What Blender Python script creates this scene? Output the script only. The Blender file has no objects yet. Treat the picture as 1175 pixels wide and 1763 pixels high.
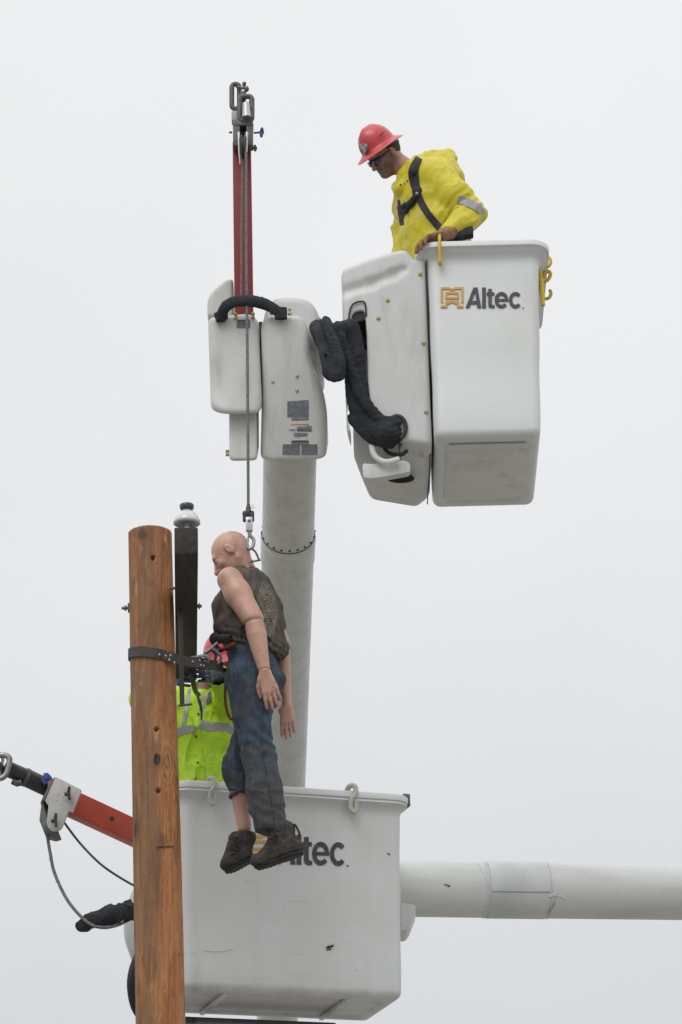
import bpy, bmesh, math, random
import numpy as np
from mathutils import Vector, Matrix
random.seed(7); RNG = np.random.RandomState(11)
C = bpy.context.scene.collection
SC = bpy.context.scene
R = math.radians
# ------------------------------------------------------------------ camera
CAM = Vector((0, 0, 1.6)); PITCH = R(22); ROLL = R(1.5); VFOV = R(20)
W0, H0 = 1175.0, 1763.0
FPX = H0 / 2 / math.tan(VFOV / 2)
FWD = Vector((0, math.cos(PITCH), math.sin(PITCH)))
R0 = Vector((1, 0, 0)); U0 = Vector((0, -math.sin(PITCH), math.cos(PITCH)))
CR = R0 * math.cos(ROLL) - U0 * math.sin(ROLL)
CU = R0 * math.sin(ROLL) + U0 * math.cos(ROLL)
cd = bpy.data.cameras.new('camera'); cam = bpy.data.objects.new('camera', cd); C.objects.link(cam)
cd.sensor_fit = 'VERTICAL'; cd.angle_y = VFOV; cd.clip_start = .5; cd.clip_end = 3000
m = Matrix((CR, CU, -FWD)).transposed().to_4x4(); m.translation = CAM
cam.matrix_world = m
SC.camera = cam
# ------------------------------------------------------------------ sky: even overcast
SUN_EL, SUN_AZ = 52, 205
w = bpy.data.worlds.new('World'); SC.world = w; w.use_nodes = True
nt = w.node_tree; nt.nodes.clear()
out = nt.nodes.new('ShaderNodeOutputWorld')
sky = nt.nodes.new('ShaderNodeTexSky'); sky.sky_type = 'NISHITA'; sky.sun_disc = False
sky.sun_elevation = R(SUN_EL); sky.sun_rotation = R(SUN_AZ)
bg1 = nt.nodes.new('ShaderNodeBackground'); nt.links.new(sky.outputs[0], bg1.inputs[0]); bg1.inputs[1].default_value = .05
tc = nt.nodes.new('ShaderNodeTexCoord')
sep = nt.nodes.new('ShaderNodeSeparateXYZ'); nt.links.new(tc.outputs['Generated'], sep.inputs[0])
ramp = nt.nodes.new('ShaderNodeValToRGB')          # overcast: brighter to the zenith
ramp.color_ramp.elements[0].position = 0.0; ramp.color_ramp.elements[0].color = (.52, .565, .60, 1)
ramp.color_ramp.elements[1].position = 1.0; ramp.color_ramp.elements[1].color = (1.25, 1.26, 1.26, 1)
for pos, col in ((.20, (.665, .69, .715, 1)), (.28, (.745, .762, .777, 1)), (.36, (.80, .81, .82, 1)), (.46, (.83, .838, .845, 1)), (.56, (.86, .866, .872, 1))):
    e = ramp.color_ramp.elements.new(pos); e.color = col
nt.links.new(sep.outputs[2], ramp.inputs[0])
no = nt.nodes.new('ShaderNodeTexNoise'); no.inputs['Scale'].default_value = 5; no.inputs['Detail'].default_value = 3
nt.links.new(tc.outputs['Generated'], no.inputs['Vector'])
mr = nt.nodes.new('ShaderNodeMapRange'); mr.inputs[1].default_value = .3; mr.inputs[2].default_value = .7
mr.inputs[3].default_value = .975; mr.inputs[4].default_value = 1.035
nt.links.new(no.outputs[0], mr.inputs[0])
mul = nt.nodes.new('ShaderNodeVectorMath'); mul.operation = 'SCALE'
nt.links.new(ramp.outputs[0], mul.inputs[0]); nt.links.new(mr.outputs[0], mul.inputs['Scale'])
bg2 = nt.nodes.new('ShaderNodeBackground'); nt.links.new(mul.outputs[0], bg2.inputs[0]); bg2.inputs[1].default_value = 1.02
mx = nt.nodes.new('ShaderNodeMixShader'); mx.inputs[0].default_value = .97      # cloud deck hides nearly all the blue
nt.links.new(bg1.outputs[0], mx.inputs[1]); nt.links.new(bg2.outputs[0], mx.inputs[2])
nt.links.new(mx.outputs[0], out.inputs[0])
ld = bpy.data.lights.new('sun', 'SUN'); ld.energy = 1.0; ld.angle = R(35); ld.color = (1, .98, .95)
lo = bpy.data.objects.new('sun', ld); C.objects.link(lo)
az = R(SUN_AZ); el = R(SUN_EL)
sd = Vector((math.sin(az) * math.cos(el), math.cos(az) * math.cos(el), math.sin(el)))
lo.rotation_euler = sd.to_track_quat('Z', 'Y').to_euler(); lo.location = (0, 0, 30)
SC.view_settings.view_transform = 'Standard'; SC.view_settings.look = 'None'
SC.view_settings.exposure = 0; SC.view_settings.gamma = 1; SC.view_settings.use_curve_mapping = False

# ------------------------------------------------------------------ helpers
def P(px, py, Y):
    d = CR * ((px - W0 / 2) / FPX) + CU * ((H0 / 2 - py) / FPX) + FWD
    return CAM + d * (Y / d.y)
def S(px, py, Y):                       # metres per photo pixel at that place
    return (P(px, py, Y) - CAM).dot(FWD) / FPX
V = Vector
def proj(q):
    d = V(q) - CAM; w_ = d.dot(FWD); return W0 / 2 + FPX * d.dot(CR) / w_, H0 / 2 - FPX * d.dot(CU) / w_
def tag(o, label=None, cat=None, group=None, kind=None):
    if label: o['label'] = label
    if cat: o['category'] = cat
    if group: o['group'] = group
    if kind: o['kind'] = kind
    return o
WL = {}
def thing(name, label, cat, loc, group=None):
    o = bpy.data.objects.new(name, None); C.objects.link(o); o.location = loc; o.empty_display_size = .2
    WL[o] = V(loc); return tag(o, label, cat, group)
def link(name, me, parent=None, origin=None, label=None):
    o = bpy.data.objects.new(name, me); C.objects.link(o)
    if parent is not None:
        o.parent = parent; base = WL[parent]
        if origin is not None: o.location = V(origin) - base; WL[o] = V(origin)
        else: WL[o] = base.copy()
    else:
        o.location = origin if origin is not None else (0, 0, 0); WL[o] = V(o.location)
    if label: o['label'] = label
    return o
def mk(name, verts, faces, mat, parent=None, smooth=True, bevel=0, seg=3, label=None, origin=None, sharp=40):
    """verts in world space; stored relative to the parent (or to origin)."""
    base = V(origin) if origin is not None else (WL[parent] if parent is not None else V((0, 0, 0)))
    bm = bmesh.new()
    bv = [bm.verts.new(V(v) - base) for v in verts]
    for f in faces:
        try: bm.faces.new([bv[i] for i in f])
        except ValueError: pass
    bmesh.ops.recalc_face_normals(bm, faces=bm.faces)
    if bevel:
        ed = [e for e in bm.edges if len(e.link_faces) == 2 and e.calc_face_angle(0) > R(25)]
        bmesh.ops.bevel(bm, geom=ed, offset=bevel, segments=seg, profile=.5, affect='EDGES', clamp_overlap=True)
    me = bpy.data.meshes.new(name)
    if smooth:
        for f in bm.faces: f.smooth = True
        for e in bm.edges:
            if len(e.link_faces) == 2 and e.calc_face_angle(0) > R(sharp): e.smooth = False
    bm.to_mesh(me); bm.free()
    me.materials.append(mat)
    return link(name, me, parent, origin, label)
class G:                                    # collects shapes for ONE mesh
    def __init__(s): s.v = []; s.f = []
    def add(s, v, f):
        n = len(s.v); s.v += [V(a) for a in v]; s.f += [[i + n for i in q] for q in f]; return s
    def build(s, name, mat, parent=None, **k): return mk(name, s.v, s.f, mat, parent, **k)
BOXF = [(0, 3, 2, 1), (4, 5, 6, 7), (0, 1, 5, 4), (1, 2, 6, 5), (2, 3, 7, 6), (3, 0, 4, 7)]
def box(c, hx, hy, hz, ax=V((1, 0, 0)), ay=V((0, 1, 0)), az=V((0, 0, 1))):
    c = V(c); ax = V(ax).normalized(); ay = V(ay).normalized(); az = V(az).normalized()
    v = [c + ax * (hx * a) + ay * (hy * b) + az * (hz * d) for d in (-1, 1) for a, b in ((-1, -1), (1, -1), (1, 1), (-1, 1))]
    return v, BOXF
def spline(pts, n=8, closed=False):
    pts = [V(p) for p in pts]; out = []; N = len(pts)
    rng = range(N if closed else N - 1)
    for i in rng:
        if closed: p0, p1, p2, p3 = (pts[(i + k) % N] for k in (-1, 0, 1, 2))
        else: p0, p1, p2, p3 = pts[max(i - 1, 0)], pts[i], pts[i + 1], pts[min(i + 2, N - 1)]
        for j in range(n):
            t = j / n
            out.append(.5 * ((2 * p1) + (p2 - p0) * t + (2 * p0 - 5 * p1 + 4 * p2 - p3) * t * t + (3 * p1 - p0 - 3 * p2 + p3) * t ** 3))
    if not closed: out.append(pts[-1])
    return out
def tube(pts, rad, n=12, closed=False, flat=None):
    """flat=(normal, factor): squash the section along normal"""
    pts = [V(p) for p in pts]; N = len(pts)
    if not hasattr(rad, '__len__'): rad = [rad] * N
    elif len(rad) != N:
        rad = list(np.interp(np.linspace(0, 1, N), np.linspace(0, 1, len(rad)), rad))
    v = []; f = []; up = None
    for i, p in enumerate(pts):
        t = (pts[(i + 1) % N] - pts[i - 1]) if closed else (pts[min(i + 1, N - 1)] - pts[max(i - 1, 0)])
        if t.length < 1e-9: t = V((0, 0, 1))
        t.normalize()
        if up is None:
            up = t.cross(V((0, 1, 0)));
            if up.length < .1: up = t.cross(V((1, 0, 0)))
        up = (up - t * up.dot(t)).normalized(); sd_ = t.cross(up)
        for k in range(n):
            a = 2 * math.pi * k / n
            o = (up * math.cos(a) + sd_ * math.sin(a)) * rad[i]
            if flat: nn = V(flat[0]).normalized(); o -= nn * (o.dot(nn) * (1 - flat[1]))
            v.append(p + o)
    M_ = N if closed else N - 1
    for i in range(M_):
        for k in range(n):
            a = i * n + k; b = i * n + (k + 1) % n; c = ((i + 1) % N) * n + (k + 1) % n; d = ((i + 1) % N) * n + k
            f.append((a, b, c, d))
    if not closed:
        f.append(tuple(range(n))[::-1]); f.append(tuple(range((N - 1) * n, N * n)))
    return v, f
def loft(rings, cap0=True, cap1=True):
    n = len(rings[0]); v = [p for r_ in rings for p in r_]; f = []
    for i in range(len(rings) - 1):
        for k in range(n):
            f.append((i * n + k, i * n + (k + 1) % n, (i + 1) * n + (k + 1) % n, (i + 1) * n + k))
    if cap0: f.append(tuple(range(n))[::-1])
    if cap1: f.append(tuple(range((len(rings) - 1) * n, len(rings) * n)))
    return v, f
def prism(pts, Yf, depth, dirv=V((0, 1, 0))):
    """photo outline put at world depth Yf, run back by depth"""
    a = [P(x, y, Yf) for x, y in pts]; b = [q + V(dirv) * depth for q in a]; n = len(a)
    f = [tuple(range(n)), tuple(range(n, 2 * n))[::-1]] + [(i, i + n, (i + 1) % n + n, (i + 1) % n) for i in range(n)]
    return a + b, f
def ngon_round(pts, r, n=5):
    out = []
    N = len(pts)
    for i in range(N):
        p = V(pts[i]).to_2d() if len(pts[i]) > 2 and False else V((pts[i][0], pts[i][1])); a = V((pts[i - 1][0], pts[i - 1][1])); b = V((pts[(i + 1) % N][0], pts[(i + 1) % N][1]))
        rr = pts[i][2] if len(pts[i]) > 2 else r
        da = (a - p); db = (b - p); q = min(rr, da.length * .48, db.length * .48)
        A = p + da.normalized() * q; B = p + db.normalized() * q
        for k in range(n + 1):
            t = k / n; out.append(tuple((1 - t) ** 2 * A + 2 * t * (1 - t) * p + t * t * B))
    return out

# ------------------------------------------------------------------ materials
def mat(name, base, rough=.5, metal=0, layers=(), bump=None, sheen=0, coat=0):
    m = bpy.data.materials.new(name); m.use_nodes = True; nt = m.node_tree; b = nt.nodes['Principled BSDF']
    b.inputs['Roughness'].default_value = rough; b.inputs['Metallic'].default_value = metal
    if sheen: b.inputs['Sheen Weight'].default_value = sheen
    if coat: b.inputs['Coat Weight'].default_value = coat
    tc = nt.nodes.new('ShaderNodeTexCoord')
    rgb = nt.nodes.new('ShaderNodeRGB'); rgb.outputs[0].default_value = (*base, 1); cur = rgb.outputs[0]
    def noise(scale, detail=5, dist=0, rough_=.55, off=0):
        mp = nt.nodes.new('ShaderNodeMapping'); nt.links.new(tc.outputs['Object'], mp.inputs[0])
        mp.inputs['Location'].default_value = (off, off * .7, off * .3)
        if hasattr(scale, '__len__'): mp.inputs['Scale'].default_value = scale
        else: mp.inputs['Scale'].default_value = (scale,) * 3
        n = nt.nodes.new('ShaderNodeTexNoise'); n.inputs['Scale'].default_value = 1; n.inputs['Detail'].default_value = detail
        n.inputs['Roughness'].default_value = rough_; n.inputs['Distortion'].default_value = dist
        nt.links.new(mp.outputs[0], n.inputs['Vector']); return n.outputs[0]
    def rng(v, a, b_, c=0., d=1.):
        n = nt.nodes.new('ShaderNodeMapRange'); n.interpolation_type = 'SMOOTHSTEP'
        for i, x in enumerate((a, b_, c, d)): n.inputs[i + 1].default_value = x
        nt.links.new(v, n.inputs[0]); return n.outputs[0]
    def math_(op, a, b_):
        n = nt.nodes.new('ShaderNodeMath'); n.operation = op
        for i, x in enumerate((a, b_)):
            if isinstance(x, (int, float)): n.inputs[i].default_value = x
            else: nt.links.new(x, n.inputs[i])
        return n.outputs[0]
    for k, L in enumerate(layers):
        # dict: scale, lo, hi, col, amt, [detail, dist, off], [at=(x,y,z), rad, soft, squash], [wave=(dir scale)]
        if L.get('scale') is not None:
            msk = rng(noise(L['scale'], L.get('detail', 5), L.get('dist', 0), L.get('rgh', .55), L.get('off', k * 3.1)), L['lo'], L['hi'])
        else: msk = 1.0
        if 'at' in L:
            mp = nt.nodes.new('ShaderNodeVectorMath'); mp.operation = 'SUBTRACT'; nt.links.new(tc.outputs['Object'], mp.inputs[0]); mp.inputs[1].default_value = L['at']
            ms = nt.nodes.new('ShaderNodeVectorMath'); ms.operation = 'MULTIPLY'; nt.links.new(mp.outputs[0], ms.inputs[0]); ms.inputs[1].default_value = L.get('squash', (1, 1, 1))
            ln = nt.nodes.new('ShaderNodeVectorMath'); ln.operation = 'LENGTH'; nt.links.new(ms.outputs[0], ln.inputs[0])
            d = ln.outputs['Value']
            if L.get('wob'): d = math_('ADD', d, math_('MULTIPLY', math_('SUBTRACT', noise(L.get('wobs', 25), 3), .5), L['wob']))
            if L.get('rings'):
                sn = math_('SINE', math_('MULTIPLY', d, L['rings']), 0.); msk = math_('MULTIPLY', rng(sn, -.1, .7), msk)
            if L.get('inv'): s = rng(d, L['rad'], L['rad'] + L.get('soft', .01))
            else: s = rng(d, L['rad'], L['rad'] + L.get('soft', .01), 1., 0.)
            msk = math_('MULTIPLY', s, msk)
        if 'axis' in L:                      # band along an axis: (axis index, a, b) mask 0 at a -> 1 at b
            sp = nt.nodes.new('ShaderNodeSeparateXYZ'); nt.links.new(tc.outputs['Object'], sp.inputs[0])
            msk = math_('MULTIPLY', rng(sp.outputs[L['axis'][0]], min(L['axis'][1:]), max(L['axis'][1:]), *( (0., 1.) if L['axis'][1] < L['axis'][2] else (1., 0.))), msk)
        mix = nt.nodes.new('ShaderNodeMix'); mix.data_type = 'RGBA'
        fac = math_('MULTIPLY', msk, L.get('amt', 1.0)); nt.links.new(fac, mix.inputs[0])
        nt.links.new(cur, mix.inputs[6]); mix.inputs[7].default_value = (*L['col'], 1); cur = mix.outputs[2]
    nt.links.new(cur, b.inputs['Base Color'])
    if bump:
        bs = bump if isinstance(bump, list) else [bump]; prev = None
        for sc_, st, di in bs:
            bn = nt.nodes.new('ShaderNodeBump'); bn.inputs['Strength'].default_value = st; bn.inputs['Distance'].default_value = di
            nt.links.new(noise(sc_, 4), bn.inputs['Height'])
            if prev: nt.links.new(prev, bn.inputs['Normal'])
            prev = bn.outputs[0]
        nt.links.new(prev, b.inputs['Normal'])
    return m
GR = (.30, .29, .26)
white = mat('white_gelcoat', (.70, .72, .725), .38, layers=[
    dict(scale=1.6, lo=.35, hi=.75, col=(.60, .60, .57), amt=.45),
    dict(scale=(9, 9, 1.6), lo=.52, hi=.78, col=(.42, .41, .37), amt=.18),
    dict(scale=(130, 130, 9), lo=.70, hi=.74, col=(.38, .37, .35), amt=.25, detail=3), dict(scale=(18, 18, 90), lo=.73, hi=.76, col=(.38, .37, .35), amt=.2, detail=3),
    dict(scale=34, lo=.67, hi=.76, col=(.30, .29, .27), amt=.35, detail=8), dict(scale=70, lo=.72, hi=.75, col=(.14, .13, .12), amt=.55, detail=6)], bump=((45, .08, .004)))
cover_white = mat('cover_gelcoat', (.67, .68, .675), .42, layers=[
    dict(scale=2.2, lo=.35, hi=.7, col=(.52, .51, .48), amt=.5),
    dict(scale=(9, 9, 1.6), lo=.5, hi=.75, col=(.34, .32, .29), amt=.4),
    dict(scale=60, lo=.62, hi=.75, col=(.2, .19, .17), amt=.35, detail=8)], bump=((30, .1, .004)))
boom_mat = mat('boom_gelcoat', (.64, .65, .645), .45, layers=[
    dict(scale=(12, 12, .8), lo=.4, hi=.75, col=(.46, .45, .42), amt=.5),
    dict(scale=40, lo=.6, hi=.75, col=(.36, .35, .32), amt=.3, detail=8)], bump=((60, .06, .003)))
boom_low = mat('horizontal_boom_gelcoat', (.70, .71, .70), .4, layers=[
    dict(scale=(1.2, 9, 9), lo=.45, hi=.75, col=(.52, .51, .48), amt=.45),
    dict(scale=45, lo=.64, hi=.74, col=(.3, .28, .25), amt=.5, detail=8)])
dark = mat('dark_steel', (.06, .06, .065), .45, .5, [dict(scale=60, lo=.5, hi=.8, col=(.16, .13, .11), amt=.5)])
steel = mat('galvanised_steel', (.36, .37, .38), .42, .7, [dict(scale=40, lo=.4, hi=.7, col=(.2, .2, .2), amt=.5)])
bright = mat('bright_steel', (.54, .55, .56), .3, .75, [dict(scale=60, lo=.5, hi=.75, col=(.3, .3, .3), amt=.4)])
oldsteel = mat('weathered_steel', (.15, .15, .155), .55, .5, [dict(scale=50, lo=.4, hi=.7, col=(.09, .08, .07), amt=.7)])
greypaint = mat('chipped_grey_paint', (.5, .5, .48), .5, 0, [dict(scale=70, lo=.6, hi=.68, col=(.1, .09, .08), amt=.8, detail=7), dict(scale=8, lo=.4, hi=.7, col=(.38, .37, .34), amt=.6)])
redA = mat('dark_red_paint', (.23, .022, .024), .6, 0, [dict(scale=(20, 20, 3), lo=.4, hi=.75, col=(.2, .03, .025), amt=.6), dict(scale=80, lo=.62, hi=.7, col=(.14, .06, .05), amt=.6)])
redB = mat('orange_red_paint', (.55, .09, .05), .45, 0, [dict(scale=6, lo=.4, hi=.75, col=(.42, .055, .03), amt=.6), dict(scale=70, lo=.66, hi=.72, col=(.12, .05, .04), amt=.6)])
blackcloth = mat('black_woven_sleeve', (.014, .016, .022), .85, 0, [dict(scale=14, lo=.4, hi=.75, col=(.038, .042, .052), amt=.7), dict(scale=(220, 220, 120), lo=.5, hi=.6, col=(.045, .05, .06), amt=.4)], bump=[(160, .5, .003), (30, .4, .012)])
rubber = mat('black_rubber', (.02, .02, .022), .6)
amber = mat('amber_vinyl', (.60, .33, .055), .5, 0, [dict(scale=90, lo=.62, hi=.7, col=(.6, .58, .5), amt=.6)])
ink = mat('charcoal_vinyl', (.045, .045, .055), .5, 0, [dict(scale=90, lo=.62, hi=.7, col=(.4, .4, .4), amt=.7, detail=8)])
decalm = mat('faded_decal', (.13, .14, .155), .45, 0, [dict(scale=40, lo=.4, hi=.7, col=(.2, .21, .22), amt=.7), dict(scale=(90, 90, 160), lo=.6, hi=.66, col=(.4, .4, .4), amt=.5)])
paled = mat('pale_decal', (.5, .5, .46), .5, 0, [dict(scale=(60, 60, 200), lo=.55, hi=.6, col=(.2, .2, .2), amt=.7)])
brass = mat('yellow_brass_bolt', (.50, .40, .15), .45, .3, [dict(scale=90, lo=.4, hi=.7, col=(.3, .22, .08), amt=.5)])
bluep = mat('blue_plastic', (.03, .08, .28), .4)
yhook = mat('yellow_hook_coating', (.62, .44, .03), .45, 0, [dict(scale=60, lo=.55, hi=.7, col=(.3, .2, .04), amt=.5)])
whook = mat('cream_hook_coating', (.50, .50, .44), .5, 0, [dict(scale=50, lo=.5, hi=.7, col=(.33, .32, .28), amt=.6)])
ropem = mat('grey_rope', (.22, .22, .21), .8, 0, [dict(scale=(60, 60, 140), lo=.4, hi=.6, col=(.10, .10, .10), amt=.8)], bump=((180, .6, .003)))
ropeg = mat('dark_rope', (.07, .08, .075), .8, 0, [dict(scale=120, lo=.4, hi=.6, col=(.16, .18, .16), amt=.8)])

# ------------------------------------------------------------------ implicit surfaces (smooth organic shapes)
def vnoise(x, y, z, seed=0):
    r = np.random.RandomState(seed).rand(32, 32, 32).astype(np.float32)
    xi = np.floor(x).astype(int); yi = np.floor(y).astype(int); zi = np.floor(z).astype(int)
    fx = x - xi; fy = y - yi; fz = z - zi
    fx = fx * fx * (3 - 2 * fx); fy = fy * fy * (3 - 2 * fy); fz = fz * fz * (3 - 2 * fz)
    xi &= 31; yi &= 31; zi &= 31; x1 = (xi + 1) & 31; y1 = (yi + 1) & 31; z1 = (zi + 1) & 31
    def l(a, b, t): return a + (b - a) * t
    return l(l(l(r[xi, yi, zi], r[x1, yi, zi], fx), l(r[xi, y1, zi], r[x1, y1, zi], fx), fy),
             l(l(r[xi, yi, z1], r[x1, yi, z1], fx), l(r[xi, y1, z1], r[x1, y1, z1], fx), fy), fz) * 2 - 1
class Field:
    def __init__(s, lo, hi, h):
        s.lo = np.array(lo, float); s.h = h
        n = np.ceil((np.array(hi, float) - s.lo) / h).astype(int) + 1
        s.ax = [s.lo[i] + h * np.arange(n[i]) for i in range(3)]
        s.F = np.full(n, 1.0, np.float32)
    def sl(s, lo, hi):
        out = []
        for i in range(3):
            a = int(max(0, math.floor((lo[i] - s.lo[i]) / s.h))); b = int(min(len(s.ax[i]), math.ceil((hi[i] - s.lo[i]) / s.h) + 1))
            if b <= a: return None
            out.append(slice(a, b))
        return tuple(out)
    def grid(s, q):
        return np.meshgrid(s.ax[0][q[0]], s.ax[1][q[1]], s.ax[2][q[2]], indexing='ij')
    def comb(s, q, d, k, op):
        a = s.F[q]
        if op == 'sub':
            d = -d
            h = np.maximum(k - np.abs(a - d), 0) / max(k, 1e-6); s.F[q] = np.maximum(a, d) + h * h * k * .25
        elif op == 'int':
            h = np.maximum(k - np.abs(a - d), 0) / max(k, 1e-6); s.F[q] = np.maximum(a, d) + h * h * k * .25
        else:
            h = np.maximum(k - np.abs(a - d), 0) / max(k, 1e-6); s.F[q] = np.minimum(a, d) - h * h * k * .25
    def cone(s, a, b, ra, rb, k=.01, flat=None, op='add'):
        a = np.array(a, float); b = np.array(b, float); m_ = max(ra, rb) * (1 if not flat else max(1, 1 / flat[1])) + k + .03
        q = s.sl(np.minimum(a, b) - m_, np.maximum(a, b) + m_)
        if q is None: return s
        X, Y, Z = s.grid(q); ba = b - a
        px, py, pz = X - a[0], Y - a[1], Z - a[2]
        L2 = max(ba @ ba, 1e-9)
        t = np.clip((px * ba[0] + py * ba[1] + pz * ba[2]) / L2, 0, 1)
        dx, dy, dz = px - t * ba[0], py - t * ba[1], pz - t * ba[2]
        if flat:                                  # flat=(n, s): extent along n becomes r / s
            n = np.array(V(flat[0]).normalized()); dn = dx * n[0] + dy * n[1] + dz * n[2]; g = (flat[1] - 1) * dn
            dx += g * n[0]; dy += g * n[1]; dz += g * n[2]
        d = np.sqrt(dx * dx + dy * dy + dz * dz) - (ra + (rb - ra) * t)
        s.comb(q, d, k, op); return s
    def chain(s, pts, rad, k=.01, flat=None):
        for i in range(len(pts) - 1): s.cone(pts[i], pts[i + 1], rad[i], rad[i + 1], k, flat)
        return s
    def ell(s, c, r, axes=None, k=.01, op='add'):
        c = np.array(c, float); A = np.eye(3) if axes is None else np.array([list(V(a).normalized()) for a in axes])
        m_ = max(r) + k + .03; q = s.sl(c - m_, c + m_)
        if q is None: return s
        X, Y, Z = s.grid(q); p = [X - c[0], Y - c[1], Z - c[2]]
        u = [(A[i][0] * p[0] + A[i][1] * p[1] + A[i][2] * p[2]) for i in range(3)]
        k0 = np.sqrt(sum((u[i] / r[i]) ** 2 for i in range(3))); k1 = np.sqrt(sum((u[i] / r[i] ** 2) ** 2 for i in range(3))) + 1e-6
        d = k0 * (k0 - 1) / k1
        s.comb(q, d, k, op); return s
    def rbox(s, c, hx, hy, hz, r, axes=None, k=.01, op='add'):
        c = np.array(c, float); A = np.eye(3) if axes is None else np.array([list(V(a).normalized()) for a in axes])
        m_ = math.sqrt(hx * hx + hy * hy + hz * hz) + k + .03; q = s.sl(c - m_, c + m_)
        if q is None: return s
        X, Y, Z = s.grid(q); p = [X - c[0], Y - c[1], Z - c[2]]; hh = (hx, hy, hz)
        u = [np.abs(A[i][0] * p[0] + A[i][1] * p[1] + A[i][2] * p[2]) - hh[i] + r for i in range(3)]
        d = np.sqrt(sum(np.maximum(x, 0) ** 2 for x in u)) + np.minimum(np.maximum(np.maximum(u[0], u[1]), u[2]), 0) - r
        s.comb(q, d, k, op); return s
    def poly(s, pts, Yf, Yb, r=.02, k=.01, op='add'):
        """photo outline at depth Yf run back to Yb along world y, all edges rounded by r"""
        w3 = [P(x, y, Yf) for x, y in pts]; v = np.array([(p.x, p.z) for p in w3]); N = len(v)
        lo = np.array([v[:, 0].min(), Yf, v[:, 1].min()]) - (k + .03); hi = np.array([v[:, 0].max(), Yb, v[:, 1].max()]) + (k + .03)
        q = s.sl(lo, hi)
        if q is None: return s
        X, Z = np.meshgrid(s.ax[0][q[0]], s.ax[2][q[2]], indexing='ij')
        d = np.full(X.shape, 1e9); sg = np.ones(X.shape)
        j = N - 1
        for i in range(N):
            ex, ez = v[j] - v[i]; wx, wz = X - v[i][0], Z - v[i][1]
            t = np.clip((wx * ex + wz * ez) / (ex * ex + ez * ez + 1e-12), 0, 1)
            d = np.minimum(d, (wx - ex * t) ** 2 + (wz - ez * t) ** 2)
            c1 = Z >= v[i][1]; c2 = Z < v[j][1]; c3 = ex * wz > ez * wx
            fl = (c1 & c2 & c3) | (~c1 & ~c2 & ~c3); sg = np.where(fl, -sg, sg); j = i
        d2 = (sg * np.sqrt(d))[:, None, :] + r
        Yg = s.ax[1][q[1]]; dy = (np.abs(Yg - (Yf + Yb) / 2) - (Yb - Yf) / 2)[None, :, None] + r
        D = np.minimum(np.maximum(d2, dy), 0) + np.sqrt(np.maximum(d2, 0) ** 2 + np.maximum(dy, 0) ** 2) - r
        s.comb(q, D, k, op); return s
    def clip(s, p, n, k=.004):                 # removes everything on the side n points to
        q = tuple(slice(0, len(a)) for a in s.ax); X, Y, Z = s.grid(q); n = V(n).normalized()
        s.comb(q, ((X - p[0]) * n[0] + (Y - p[1]) * n[1] + (Z - p[2]) * n[2]).astype(np.float32), k, 'int'); return s
    def disp(s, fn):
        msk = np.abs(s.F) < .06; ii = np.nonzero(msk)
        s.F[ii] += fn(s.ax[0][ii[0]], s.ax[1][ii[1]], s.ax[2][ii[2]]); return s
    def mesh(s, name, mt, parent=None, label=None, origin=None, relax=1):
        F = s.F; nx, ny, nz = F.shape; sgn = F < 0
        cs = np.zeros((nx - 1, ny - 1, nz - 1), np.int8)
        for a in (0, 1):
            for b in (0, 1):
                for c in (0, 1): cs += sgn[a:nx - 1 + a, b:ny - 1 + b, c:nz - 1 + c]
        act = (cs > 0) & (cs < 8); I, J, K = np.nonzero(act); n = len(I)
        idx = np.full(act.shape, -1, np.int64); idx[I, J, K] = np.arange(n)
        cor = [(a, b, c) for a in (0, 1) for b in (0, 1) for c in (0, 1)]
        val = [F[I + a, J + b, K + c] for a, b, c in cor]
        acc = np.zeros((n, 3)); cnt = np.zeros(n)
        for x in range(8):
            for y in range(x + 1, 8):
                if sum(abs(cor[x][t] - cor[y][t]) for t in range(3)) != 1: continue
                m_ = (val[x] < 0) != (val[y] < 0); t = np.zeros(n); t[m_] = val[x][m_] / (val[x][m_] - val[y][m_])
                for q in range(3): acc[:, q] += np.where(m_, cor[x][q] + t * (cor[y][q] - cor[x][q]), 0)
                cnt += m_
        pos = (acc / cnt[:, None] + np.stack([I, J, K], 1)) * s.h + s.lo
        faces = []
        for axis in range(3):
            o = [(0, 0, 0)] * 4; b, c = [q for q in range(3) if q != axis]
            sa = [slice(None)] * 3; sb = [slice(None)] * 3; sa[axis] = slice(0, -1); sb[axis] = slice(1, None)
            A = sgn[tuple(sa)]; B = sgn[tuple(sb)]; ch = A != B
            ii = np.array(np.nonzero(ch)); lim = np.array([nx - 1, ny - 1, nz - 1])
            ok = (ii[b] > 0) & (ii[c] > 0) & (ii[b] < lim[b]) & (ii[c] < lim[c]); ii = ii[:, ok]
            fl = A[tuple(ii)]
            quad = []
            for db, dc in ((-1, -1), (0, -1), (0, 0), (-1, 0)):
                jj = ii.copy(); jj[b] += db; jj[c] += dc; quad.append(idx[tuple(jj)])
            quad = np.stack(quad, 1)
            if axis == 1: fl = ~fl
            quad[~fl] = quad[~fl][:, ::-1]; faces.append(quad)
        fc = np.concatenate(faces); fc = fc[(fc >= 0).all(1)]
        for _ in range(relax):                      # light relaxation to hide the grid
            nb = np.zeros_like(pos); c_ = np.zeros(n)
            for a in range(4):
                i0 = fc[:, a]; i1 = fc[:, (a + 1) % 4]
                for q in range(3):
                    nb[:, q] += np.bincount(i0, pos[i1, q], n) + np.bincount(i1, pos[i0, q], n)
                c_ += np.bincount(i0, minlength=n) + np.bincount(i1, minlength=n)
            pos = pos * .5 + nb / np.maximum(c_, 1)[:, None] * .5
        lab = np.arange(n); e0 = fc.ravel(); e1 = np.roll(fc, -1, 1).ravel()          # keep the largest connected piece
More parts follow.
